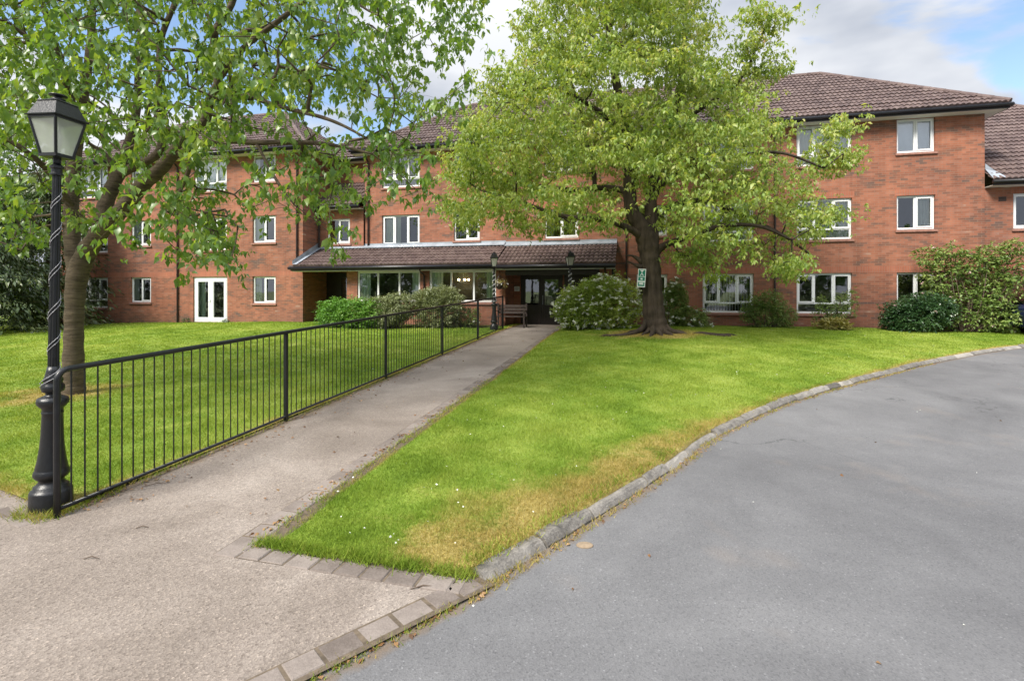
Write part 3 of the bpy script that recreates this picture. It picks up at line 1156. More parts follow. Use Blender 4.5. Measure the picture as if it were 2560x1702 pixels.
# lean-to walls, recess and porch
w = MB()
UP0, UP1 = u_at(867, VP), u_at(1263, VP)
wall(w, UP0, UP1, VP, 0.0, 2.74, OPEN['P'], 0.12)
w.quad((UP1, VP, 0), (UP1, VB, 0), (UP1, VB, 2.74), (UP1, VP, 2.74))
w.quad((UP0, 21, 0), (UP0, VP, 0), (UP0, VP, 2.74), (UP0, 21, 2.74))
bpart(w, 'wall', 'brick')
w = MB()
w.box(-1.30, -0.86, VP, VP + 0.34, 0.0, 2.74)
bpart(w, 'porch_pier', 'brick')
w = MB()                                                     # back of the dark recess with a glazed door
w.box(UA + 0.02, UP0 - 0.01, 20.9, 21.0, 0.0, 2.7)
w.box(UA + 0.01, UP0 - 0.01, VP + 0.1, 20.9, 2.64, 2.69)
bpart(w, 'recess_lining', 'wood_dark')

# soldier courses: storey band and lintels
for (a, b, v) in ((-27.6, UA + 0.003, VA), (-0.84, 11.343, VB), (11.3431, 20.3, VB + 0.05)):
    w = MB()
    w.box(a, b, v - 0.004, v + 0.05, 2.435, 2.66)
    bpart(w, 'soldier_band', 'soldier')
for (uc, head, ww, h, v, kind, treat, low, rev) in WINS:
    if 4.9 < head < 6 and treat:
        w = MB()
        w.box(uc - ww / 2 - 0.07, uc + ww / 2 + 0.07, v - 0.004, v + 0.04, head + 0.004, head + 0.229)
        bpart(w, 'lintel', 'soldier')


def wavy(mb, u0, u1, v, z0, z1, amp=0.028, wl_=0.11, gather=0.0):
    n = max(8, int((u1 - u0) / 0.018))
    o = len(mb.v)
    ph = random.random() * 6
    for i in range(n + 1):
        u = u0 + (u1 - u0) * i / n
        d = amp * math.sin(u / wl_ * 2 * math.pi + ph) + amp * 0.4 * math.sin(u * 23 + ph)
        mb.v.append((u, v + d, z0))
        mb.v.append((u + gather * (i / n - 0.5), v + d * 0.7, z1))
    for i in range(n):
        a = o + 2 * i
        mb.f.append((a, a + 2, a + 3, a + 1))


def room(mb, a, b, v0, v1, z0, z1):
    a -= 0.35
    b += 0.35
    z0 -= 0.5
    mb.quad((a, v1, z0), (b, v1, z0), (b, v1, z1), (a, v1, z1))
    mb.quad((a, v0, z0), (a, v1, z0), (a, v1, z1), (a, v0, z1))
    mb.quad((b, v1, z0), (b, v0, z0), (b, v0, z1), (b, v1, z1))
    mb.quad((a, v0, z1), (a, v1, z1), (b, v1, z1), (b, v0, z1))
    mb.quad((a, v0, z0), (b, v0, z0), (b, v1, z0), (a, v1, z0))


def frame_rect(mb, a, b, z0, z1, v0, v1, t):
    mb.box(a, a + t, v0, v1, z0, z1)
    mb.box(b - t, b, v0, v1, z0, z1)
    mb.box(a + t, b - t, v0, v1, z0, z0 + t)
    mb.box(a + t, b - t, v0, v1, z1 - t, z1)


def window(uc, head, ww, h, v, kind, treat, low, rev):
    a, b, z0, z1 = uc - ww / 2 + 0.004, uc + ww / 2 - 0.004, head - h + 0.02, head - 0.004
    vf = v + rev
    fr = MB()
    T = 0.062 if treat != 'lounge' else 0.075
    frame_rect(fr, a, b, z0, z1, vf, vf + 0.065, T)
    zl = z0
    if low:
        zl = z0 + 0.36
        fr.box(a + T, b - T, vf + 0.004, vf + 0.06, zl - 0.028, zl + 0.028)
    if kind == 2:
        cuts = [a + (b - a) * 0.5]
    else:
        cuts = [a + (b - a) * 0.33, a + (b - a) * 0.67]
    zc0 = zl + (0.028 if low else T)
    for c in cuts:
        fr.box(c - 0.034, c + 0.034, vf + 0.002, vf + 0.062, zc0, z1 - T)
    # opening casements sit proud
    bays = []
    xs = [a + T] + [x for c in cuts for x in (c - 0.034, c + 0.034)] + [b - T]
    for i in range(0, len(xs), 2):
        bays.append((xs[i], xs[i + 1]))
    opening = [bays[-1]] if kind == 2 else ([bays[0], bays[-1]] if treat != 'lounge' else [])
    for (p, q) in opening:
        frame_rect(fr, p - 0.012, q + 0.012, zc0 - 0.012, z1 - T + 0.012, vf - 0.018, vf + 0.001, 0.055)
    wobj = bpart(fr, 'window', 'upvc')
    pn = MB()
    pl = [(p, q, zc0, z1 - T) for (p, q) in bays]
    if low:
        pl.append((a + T, b - T, z0 + T, zl - 0.028))
    for (p, q, c, d) in pl:
        pn.quad((p, vf + 0.03, c), (q, vf + 0.03, c), (q, vf + 0.03, d), (p, vf + 0.03, d))
    bpart(pn, 'pane', 'glass', wobj)
    sl = MB()
    s0, s1 = uc - ww / 2 - 0.05, uc + ww / 2 + 0.05
    zt = head - h
    sl.add([(s0, v - 0.055, zt - 0.075), (s1, v - 0.055, zt - 0.075), (s1, v + rev + 0.05, zt - 0.075), (s0, v + rev + 0.05, zt - 0.075),
            (s0, v - 0.055, zt - 0.006), (s1, v - 0.055, zt - 0.006), (s1, v + rev + 0.05, zt + 0.018), (s0, v + rev + 0.05, zt + 0.018)],
           [(0, 3, 2, 1), (4, 5, 6, 7), (0, 1, 5, 4), (1, 2, 6, 5), (2, 3, 7, 6), (3, 0, 4, 7)])
    bpart(sl, 'sill', 'sill', wobj)
    if treat != 'lounge':
        rm = MB()
        room(rm, a, b, v + 0.17, v + 1.9, z0, z1 + 0.05)
        bpart(rm, 'room', 'interior', wobj)
    vc = vf + 0.11
    W_ = b - a
    if treat == 'blind_and_sky':
        bl = MB()  # plain white sheet standing in for sky reflected in top-floor panes
        vc = vf + 0.048
        bl.quad((a + 0.03, vc, z0 + 0.05), (b - 0.03, vc, z0 + 0.05), (b - 0.03, vc, z1 - 0.03), (a + 0.03, vc, z1 - 0.03))
        bpart(bl, 'blind_and_sky', 'blind_and_sky', wobj)
    if treat == 'slats':
        bl = MB()
        n = int(W_ / 0.10)
        for i in range(n):
            x = a + 0.05 + i * 0.10
            k = random.uniform(0.03, 0.05)
            bl.quad((x, vc - 0.02, z0 + 0.08), (x + k, vc + 0.03, z0 + 0.08), (x + k, vc + 0.03, z1 - 0.03), (x, vc - 0.02, z1 - 0.03))
        bpart(bl, 'blind_and_sky', 'blind_and_sky', wobj)
    if treat in ('curtains', 'left'):
        cu = MB()
        wavy(cu, a + 0.02, a + W_ * random.uniform(0.2, 0.3), vc, z0, z1, 0.03, 0.12)
        bpart(cu, 'curtain', 'curtain', wobj)
        if treat == 'curtains':
            cu = MB()
            wavy(cu, b - W_ * random.uniform(0.18, 0.28), b - 0.02, vc, z0, z1, 0.03, 0.12)
            bpart(cu, 'curtain', 'curtain', wobj)
    if treat in ('net', 'net_left', 'net_right'):
        cu = MB()
        p = a if treat != 'net_right' else a + W_ * 0.5
        q = b if treat != 'net_left' else a + W_ * 0.47
        wavy(cu, p + 0.02, q - 0.02, vc, z0, z1, 0.018, 0.09)
        bpart(cu, 'curtain', 'curtain', wobj)
    if treat == 'lounge':
        for (p, q) in ((a + 0.03, a + 0.50), (b - 0.42, b - 0.03)):
            cu = MB()
            wavy(cu, p, q, vc + 0.05, z0 - 0.2, z1 - 0.02, 0.035, 0.13)
            bpart(cu, 'curtain', 'curtain_green', wobj)
    return wobj


for wd in WINS:
    window(*wd)
# the lounge room behind both lean-to windows
rm = MB()
room(rm, UP0 + 0.55, UP1 - 0.45, VP + 0.2, VB - 0.05, 0.95, 2.66)
bpart(rm, 'room', 'interior')


def door_leaf(mb, a, b, z0, z1, v, t, panel):
    frame_rect(mb, a, b, z0, z1, v, v + 0.05, t)
    if panel:
        mb.box(a + t, b - t, v + 0.012, v + 0.04, z0 + t, panel)
        mb.box(a + t, b - t, v - 0.004, v + 0.05, panel, panel + 0.07)


# entrance door
dd = MB()
frame_rect(dd, DOOR_U0 + 0.004, DOOR_U1 - 0.004, 0.38, 2.455, VB + 0.06, VB + 0.15, 0.07)
mid = (DOOR_U0 + DOOR_U1) / 2
for (a, b) in ((DOOR_U0 + 0.078, mid - 0.004), (mid + 0.004, DOOR_U1 - 0.078)):
    door_leaf(dd, a, b, 0.455, 2.38, VB + 0.075, 0.115, 1.16)
    for z in (0.62, 0.80, 0.98):
        dd.box(a + 0.12, b - 0.12, VB + 0.080, VB + 0.088, z, z + 0.03)
dob = bpart(dd, 'entrance_door', 'wood_dark')
pn = MB()
for (a, b) in ((DOOR_U0 + 0.19, mid - 0.12), (mid + 0.12, DOOR_U1 - 0.19)):
    pn.quad((a, VB + 0.10, 1.23), (b, VB + 0.10, 1.23), (b, VB + 0.10, 2.27), (a, VB + 0.10, 2.27))
bpart(pn, 'pane', 'glass', dob)
hd = MB()
hd.tube([(mid + 0.05, VB + 0.03, 1.25), (mid + 0.05, VB + 0.03, 1.62)], 0.018, 8)
hd.tube([(mid + 0.05, VB + 0.03, 1.29), (mid + 0.05, VB + 0.09, 1.29)], 0.01, 6)
hd.tube([(mid + 0.05, VB + 0.03, 1.58), (mid + 0.05, VB + 0.09, 1.58)], 0.01, 6)
bpart(hd, 'handle', 'lead', dob)
rm = MB()
room(rm, DOOR_U0, DOOR_U1, VB + 0.2, VB + 2.6, 0.9, 2.6)
bpart(rm, 'room', 'interior', dob)
# recess: glazed side door
dd = MB()
a, b = UA + 0.75, UP0 - 0.12
frame_rect(dd, a, b, 0.42, 2.45, 20.84, 20.898, 0.08)
dd.box((a + b) / 2 - 0.06, (a + b) / 2 + 0.06, 20.845, 20.895, 0.5, 2.37)
dd.box(a + 0.08, b - 0.08, 20.85, 20.89, 0.5, 1.0)
dob = bpart(dd, 'side_door', 'wood_dark')
pn = MB()
pn.quad((a + 0.08, 20.88, 1.0), (b - 0.08, 20.88, 1.0), (b - 0.08, 20.88, 2.37), (a + 0.08, 20.88, 2.37))
bpart(pn, 'pane', 'glass', dob)
# french doors of the left wing
fd = MB()
a, b = uA[1] - 0.916, uA[1] + 0.916
frame_rect(fd, a, b, 0.40, 2.425, VA + 0.06, VA + 0.14, 0.085)
m_ = (a + b) / 2
for (p, q) in ((a + 0.08, m_ - 0.003), (m_ + 0.003, b - 0.08)):
    frame_rect(fd, p, q, 0.47, 2.345, VA + 0.045, VA + 0.10, 0.135)
fob = bpart(fd, 'french_door', 'upvc')
pn = MB()
for (p, q) in ((a + 0.215, m_ - 0.138), (m_ + 0.138, b - 0.215)):
    pn.quad((p, VA + 0.08, 0.60), (q, VA + 0.08, 0.60), (q, VA + 0.08, 2.21), (p, VA + 0.08, 2.21))
bpart(pn, 'pane', 'glass', fob)
hd = MB()
hd.box(m_ - 0.03, m_ - 0.01, VA + 0.01, VA + 0.045, 1.28, 1.42)
hd.box(m_ - 0.12, m_ - 0.0301, VA + 0.01, VA + 0.03, 1.33, 1.352)
bpart(hd, 'handle', 'upvc', fob)
cu = MB()
wavy(cu, a + 0.1, a + 0.45, VA + 0.26, 0.5, 2.4, 0.03, 0.12)
bpart(cu, 'curtain', 'curtain_green', fob)
rm = MB()
room(rm, a, b, VA + 0.17, VA + 2.4, 0.95, 2.5)
bpart(rm, 'room', 'interior', fob)


# ---- tiled roofs
def tile_slope(mb, O, a, b, L, run, rise, cl, cr, du=0.033, row=0.335, c=None):
    O, a, b = Vector(O), Vector(a), Vector(b)
    up = Vector((0, 0, 1))
    S = math.hypot(run, rise)
    n = (up * run - b * rise).normalized()
    rows = int(math.ceil(S / row))
    m = int(math.ceil(L / du))
    al = np.linspace(0, L, m + 1)

    def prof(x):
        t = (x / 0.165) % 1.0
        return 0.056 * abs(math.sin(math.pi * t)) ** 0.75
    hs = [prof(x) for x in al]
    for k in range(rows):
        s0, s1 = k * row / S, min(1.0, (k + 1) * row / S)
        jit = random.uniform(-0.006, 0.006)
        lines = []
        for (sf, lift, hm) in ((s0, -0.006, 0.25), (s0, 0.042, 1.0), (min(1.0, s1 + 0.001), 0.002, 1.0)):
            lo, hi = cl * sf * run, L - cr * sf * run
            ln = []
            for x, h in zip(al, hs):
                xx = min(max(x, lo), hi)
                ln.append(O + a * xx + b * (sf * run) + up * (sf * rise) + n * (lift + h * hm + jit))
            lines.append(ln)
        o = len(mb.v)
        for ln in lines:
            mb.v += [tuple(p) for p in ln]
        M = m + 1
        for r in range(2):
            for i in range(m):
                p = o + r * M + i
                mb.f.append((p, p + 1, p + M + 1, p + M))


def plain(mb, *pts):
    mb.add(pts, [tuple(range(len(pts)))])


def ridge(mb, p, q, r=0.105):
    p, q = Vector(p), Vector(q)
    L = (q - p).length
    n = max(1, int(L / 0.45))
    for i in range(n):
        A = p.lerp(q, i / n)
        B = p.lerp(q, (i + 1.04) / n if i < n - 1 else 1.0)
        mb.tube([A, B], [r, r * 0.93], 10)


EV = 0.45
RUN, RISE = 4.25, 3.06
# right block
rf = MB()
u0, u1, ve = -12.05, 11.79, VB - EV
tile_slope(rf, (u0, ve, Z_EAVE), (1, 0, 0), (0, 1, 0), u1 - u0, RUN, RISE, 1, 1)
vb = ve + 2 * RUN
zr = Z_EAVE + RISE
plain(rf, (u1, ve, Z_EAVE), (u1, vb, Z_EAVE), (u1 - RUN, ve + RUN, zr))
plain(rf, (u0, vb, Z_EAVE), (u0, ve, Z_EAVE), (u0 + RUN, ve + RUN, zr))
plain(rf, (u1, vb, Z_EAVE), (u0, vb, Z_EAVE), (u0 + RUN, ve + RUN, zr), (u1 - RUN, ve + RUN, zr))
ridge(rf, (u0 + RUN, ve + RUN, zr + 0.02), (u1 - RUN, ve + RUN, zr + 0.02))
ridge(rf, (u1, ve, Z_EAVE + 0.04), (u1 - RUN, ve + RUN, zr + 0.03))
ridge(rf, (u0, ve, Z_EAVE + 0.04), (u0 + RUN, ve + RUN, zr + 0.03))
bpart(rf, 'roof', 'tile')
# left wing
rf = MB()
u0, u1, ve = -28.0, UA + EV, VA - EV
tile_slope(rf, (u0, ve, Z_EAVE), (1, 0, 0), (0, 1, 0), u1 - u0, RUN, RISE, 1, 1)
tile_slope(rf, (u1, ve, Z_EAVE), (0, 1, 0), (-1, 0, 0), 2 * RUN, RUN, RISE, 1, 1)
vb = ve + 2 * RUN
plain(rf, (u1, vb, Z_EAVE), (u0, vb, Z_EAVE), (u0 + RUN, ve + RUN, zr), (u1 - RUN, ve + RUN, zr))
plain(rf, (u0, vb, Z_EAVE), (u0, ve, Z_EAVE), (u0 + RUN, ve + RUN, zr))
ridge(rf, (u0 + RUN, ve + RUN, zr + 0.02), (u1 - RUN, ve + RUN, zr + 0.02))
ridge(rf, (u1, ve, Z_EAVE + 0.04), (u1 - RUN, ve + RUN, zr + 0.03))
bpart(rf, 'roof', 'tile')
# link: lower roof and upper roof
rf = MB()
tile_slope(rf, (UA + 0.02, VL - 0.38, 5.52), (1, 0, 0), (0, 1, 0), -11.63 - UA, 1.58, 1.25, 0, 0)
bpart(rf, 'roof', 'tile')
rf = MB()
tile_slope(rf, (UA - 0.4, 21.1, 7.9), (1, 0, 0), (0, 1, 0), -11.4 - UA + 0.4, 2.2, 1.5, 0, 0)
plain(rf, (-11.4, 25.5, 7.9), (UA - 0.4, 25.5, 7.9), (UA - 0.4, 23.3, 9.4), (-11.4, 23.3, 9.4))
ridge(rf, (UA - 0.4, 23.3, 9.42), (-11.4, 23.3, 9.42))
bpart(rf, 'roof', 'tile')
# low right wing
rf = MB()
u0, u1, ve = 11.36, 20.75, VB + 0.05 - EV
tile_slope(rf, (u0, ve, 5.42), (1, 0, 0), (0, 1, 0), u1 - u0, 5.8, 4.18, 0, 1)
plain(rf, (u1, ve, 5.42), (u1, ve + 11.6, 5.42), (u1 - 5.8, ve + 5.8, 9.6))
plain(rf, (u1, ve + 11.6, 5.42), (u0, ve + 11.6, 5.42), (u0, ve + 5.8, 9.6), (u1 - 5.8, ve + 5.8, 9.6))
ridge(rf, (u1, ve, 5.46), (u1 - 5.8, ve + 5.8, 9.63))
ridge(rf, (u0, ve + 5.8, 9.62), (u1 - 5.8, ve + 5.8, 9.62))
bpart(rf, 'roof', 'tile')
# lean-to
VE = 18.5
rf = MB()
tile_slope(rf, (UA + 0.03, VE, 2.80), (1, 0, 0), (0, 1, 0), -5.15 - UA - 0.03, VB - VE, 0.86, 0, 0, row=0.33)
tile_slope(rf, (-5.13, VE - 0.05, 2.77), (1, 0, 0), (0, 1, 0), 4.42, VB - VE, 0.86, 0, 0, row=0.33)
rf.box(UA - 0.14, UA + 0.028, VE, VA - 0.01, 2.80, 2.86)
rf.box(-0.78, -0.70, VE - 0.02, VE + 0.12, 2.72, 2.83)
bpart(rf, 'porch_roof', 'tile')
fl = MB()
for (a, b, z) in ((UA + 0.02, -5.2, 3.735), (-5.2, -0.72, 3.695)):
    vv = VL if False else VB
    fl.add([(a, vv - 0.24, z - 0.045), (b, vv - 0.24, z - 0.045), (b, vv - 0.006, z + 0.065), (a, vv - 0.006, z + 0.065),
            (a, vv - 0.24, z - 0.075), (b, vv - 0.24, z - 0.075), (b, vv - 0.006, z + 0.13), (a, vv - 0.006, z + 0.13)],
           [(0, 1, 2, 3), (3, 2, 6, 7), (0, 4, 5, 1)])
fl.add([(UA + 0.006, VE, 2.90), (UA + 0.20, VE, 2.90), (UA + 0.20, VL, 3.74), (UA + 0.006, VL, 3.74), (UA + 0.006, VE, 3.05), (UA + 0.006, VL, 3.95)],
       [(0, 1, 2, 3), (0, 3, 5, 4)])
bpart(fl, 'lead_flashing', 'lead')
fl = MB()
fl.add([(11.35, VB - 0.38, 5.50), (11.75, VB - 0.38, 5.50), (11.62, VB - 0.02, 5.80), (11.35, VB - 0.02, 5.86), (11.35, VB - 0.012, 6.05)],
       [(0, 1, 2, 3), (3, 2, 4)])
bpart(fl, 'lead_flashing', 'lead')

# ---- eaves: fascia, gutter, soffit
fa, so, gu = MB(), MB(), MB()


def eave(a, b, v_wall, ve, z, drop=0.17):
    fa.box(a, b, ve + 0.02, ve + 0.045, z - drop, z - 0.012)
    gu.tube([(a - 0.03, ve - 0.035, z - 0.055), (b + 0.03, ve - 0.035, z - 0.055)], 0.062, 10)
    so.box(a, b, ve + 0.0455, v_wall - 0.003, z - drop, z - drop + 0.015)


eave(-28.0, UA + EV, VA, VA - EV, Z_EAVE)
eave(-12.05, 11.79, VB, VB - EV, Z_EAVE)
eave(UA + 0.05, -11.63, VL, VL - 0.38, 5.52, 0.14)
eave(11.36, 20.75, VB + 0.05, VB + 0.05 - EV, 5.42)
eave(UA - 0.4, -11.4, 21.5, 21.1, 7.9)
# hip ends: right end of the right block and of the left wing
for (u, v0, v1, z) in ((11.79, VB - EV, 28, Z_EAVE), (UA + EV, VA - EV, 27, Z_EAVE)):
    fa.box(u - 0.045, u - 0.02, v0 + 0.05, v1, z - 0.17, z - 0.012)
    gu.tube([(u + 0.035, v0 - 0.05, z - 0.055), (u + 0.035, v1, z - 0.055)], 0.062, 10)
    so.box(u - EV + 0.003, u - 0.0455, v0 + EV, v1, z - 0.17, z - 0.155)
# lean-to eave
fa.box(UA - 0.1, -0.72, VE + 0.02, VE + 0.05, 2.62, 2.785)
gu.tube([(UA - 0.15, VE - 0.045, 2.735), (-5.1, VE - 0.045, 2.735)], 0.06, 10)
gu.tube([(-5.15, VE - 0.095, 2.705), (-0.70, VE - 0.095, 2.705)], 0.06, 10)
so.box(UA - 0.05, UP1, VE + 0.051, VP - 0.003, 2.60, 2.625)
so.box(UP1 + 0.001, -0.72, VE + 0.09, VE + 0.13, 2.585, 2.615)
bpart(fa, 'fascia', 'fascia')
bpart(so, 'soffit', 'soffit')
for o_ in [bpart(gu, 'gutter', 'gutter', smooth=True)]:
    pass
pb_ = MB()
pb_.box(UP1 + 0.002, -0.80, VP + 0.02, VP + 0.2, 2.40, 2.62)
pb_.box(UP1 + 0.004, -0.75, VP + 0.2001, VB - 0.004, 2.56, 2.60)
pb_.box(-2.78, -0.80, VB - 0.06, VB - 0.005, 0.45, 2.55)
bpart(pb_, 'porch_beam', 'wood_dark')

# ---- downpipes
for (u, v, z0, z1) in ((u_at(446, VA), VA, 0.2, 7.78), (u_at(744, VA), VA, 2.9, 7.78), (UA + 0.09, VL - 0.02, 3.6, 5.45),
                       (u_at(922, VB), VB, 3.7, 7.78), (u_at(1566, VB), VB, 0.4, 7.78), (u_at(1936, VB), VB, 0.4, 7.78),
                       ):
    d = MB()
    d.tube([(u, v - 0.36, z1), (u, v - 0.30, z1 - 0.12), (u, v - 0.07, z1 - 0.34), (u, v - 0.055, z1 - 0.5), (u, v - 0.055, z0)], 0.036, 8)
    z = z0 + 0.5
    while z < z1 - 0.6:
        d.tube([(u, v - 0.055, z), (u, v - 0.055, z + 0.06)], 0.046, 8)
        z += 1.8
    bpart(d, 'downpipe', 'pipe', smooth=False)
d = MB()
d.tube([(-1.08, VE - 0.06, 2.68), (-1.08, VE + 0.1, 2.55), (-1.08, VP - 0.06, 2.42), (-1.08, VP - 0.055, 0.45)], 0.036, 8)
bpart(d, 'downpipe', 'pipe')
d = MB()
uu = (u_at(1050, VP) + u_at(1073, VP)) / 2
d.tube([(uu, VE - 0.05, 2.68), (uu, VE + 0.1, 2.55), (uu, VP - 0.06, 2.42), (uu, VP - 0.055, 0.45)], 0.034, 8)
bpart(d, 'downpipe', 'pipe')
ab = MB()
ua_ = u_at(2506, VB + 0.05)
ab.box(ua_ - 0.11, ua_ + 0.11, VB + 0.05 - 0.006, VB + 0.06, 4.78, 4.93)
bpart(ab, 'air_brick', 'air_brick')

# things fixed on or standing in the building
nt = MB()
nu0, nu1 = u_at(1286, VB), u_at(1299, VB)
nb = W((nu0 + nu1) / 2, VB, 1.78)
no = empty('notice', nb, -TH, 'small white notice on the brick beside the dark entrance door', 'sign')
nt.box(-0.11, 0.11, -0.022, -0.006, 0.0, 0.20)
nt.build('panel', MAT['white_sign'], no)
nl = MB()
for k, wd_ in enumerate((0.13, 0.16, 0.15, 0.10)):
    z = 0.155 - k * 0.036
    nl.box(-wd_ / 2, wd_ / 2, -0.0245, -0.0222, z, z + 0.012)
nl.build('lettering', MAT['grey_ink'], no)

bm_ = bpy.data.materials.new('lit_bulb')
bm_.use_nodes = True
bn = bm_.node_tree.nodes
bn.clear()
em = bn.new('ShaderNodeEmission')
em.inputs['Color'].default_value = (1.0, 0.72, 0.36, 1)
em.inputs['Strength'].default_value = 9.0
bo_ = bn.new('ShaderNodeOutputMaterial')
bm_.node_tree.links.new(em.outputs[0], bo_.inputs['Surface'])
cl_u = u_at(1158, 19.85)
co = empty('ceiling_lamp', W(cl_u, 19.85, 2.12), -TH, 'lit warm multi bulb ceiling lamp seen through the lounge window', 'ceiling lamp')
st = MB()
st.tube([(0, 0, 0.02), (0, 0, 0.5)], 0.012, 6)
for k in range(5):
    t = 2 * math.pi * k / 5 + 0.3
    st.tube([(0, 0, 0.06), (0.12 * math.cos(t), 0.12 * math.sin(t), 0.02), (0.22 * math.cos(t), 0.22 * math.sin(t), 0.09)], 0.009, 6)
st.build('lamp_frame', MAT['lead'], co)
for k in range(5):
    t = 2 * math.pi * k / 5 + 0.3
    b_ = MB()
    b_.ball((0.22 * math.cos(t), 0.22 * math.sin(t), 0.13), 0.042, 10, 6)
    b_.build('bulb', bm_, co, smooth=True)

# hanging basket on the pier beside the entrance
hbu = u_at(1253, VP)
hb = empty('hanging_basket', W(hbu, VP, 1.75), -TH, 'hanging basket of pale yellow flowers on the brick pier by the entrance', 'hanging basket')
h_ = MB()
h_.tube([(0, 0, 0.78), (0, -0.26, 0.78), (0, -0.30, 0.70)], 0.012, 6)
h_.tube([(0, 0, 0.55), (0, -0.16, 0.77)], 0.009, 6)
for k in range(3):
    t = 2.1 * k
    h_.tube([(0, -0.30, 0.70), (0.15 * math.cos(t), -0.30 + 0.15 * math.sin(t), 0.32)], 0.005, 5)
h_.build('bracket', MAT['black_iron'], hb)
h_ = MB()
h_.lathe([(0.02, 0.10), (0.09, 0.13), (0.14, 0.21), (0.16, 0.32)], 14, (0, -0.30, 0))
h_.build('basket', MAT['bench_wood'], hb)
# ------------------------------------------------------------------ railing
RV = [(-3.59 + 0.2322 * (Y - 4.04), Y) for Y in (4.04, 6.72, 9.46, 12.28, 15.15, 18.10)]
rail0 = Vector((*RV[0], 0))
rail = empty('railing', rail0, 0, 'long black metal railing with thin upright bars along the sloping path', 'railing')


def rz(Y, h):
    """a straight sloping line h above the path"""
    return 0.0305 * (Y - 4.04) + h


def rp(X, Y, h):
    return Vector((X, Y, rz(Y, h))) - rail0


RD = (Vector((*RV[-1], 0)) - rail0)
d2 = RD.normalized()
tr = MB()
pts, rad = [], []
p0 = rp(*RV[0], 0)
for z in (-0.08, 0.4, 0.8, 1.09):
    pts.append(Vector((0, 0, z)))
for k in range(1, 6):
    t = k / 5 * math.pi / 2
    pts.append(Vector((0, 0, 1.09)) + d2 * (0.085 * (1 - math.cos(t))) + Vector((0, 0, 0.085 * math.sin(t))))
for (X, Y) in RV[1:]:
    pts.append(rp(X, Y, 1.175))
pts.append(rp(*RV[-1], 1.175) + d2 * 0.02)
tr.tube(pts, 0.0235, 10)
tr.build('top_rail', MAT['black_iron'], rail, smooth=True)
br = MB()
br.tube([rp(*RV[0], 0.075), rp(*RV[-1], 0.075)], 0.0165, 8)
br.build('bottom_rail', MAT['black_iron'], rail, smooth=True)
for (X, Y) in RV[1:]:
    pb = MB()
    M = Matrix.Translation(Vector((X, Y, 0)) - rail0) @ Matrix.Rotation(-TH, 4, 'Z')
    pb.box(-0.021, 0.021, -0.021, 0.021, rz(Y, -0.12), rz(Y, 1.16), M)
    pb.build('post', MAT['black_iron'], rail)
nbar = 0
rest = MB()
for i in range(5):
    (xa, ya), (xb, yb) = RV[i], RV[i + 1]
    n = 26
    for k in range(1, n):
        t = k / n
        X, Y = xa + (xb - xa) * t, ya + (yb - ya) * t
        tgt = MB() if nbar < 100 else rest
        tgt.tube([rp(X, Y, 0.075) , rp(X, Y, 1.165)], 0.0064, 6, False)
        if nbar < 100:
            tgt.build('bar', MAT['black_iron'], rail, smooth=True)
        nbar += 1
tag(rest.build('bar', MAT['black_iron'], rail, smooth=True), kind='stuff')


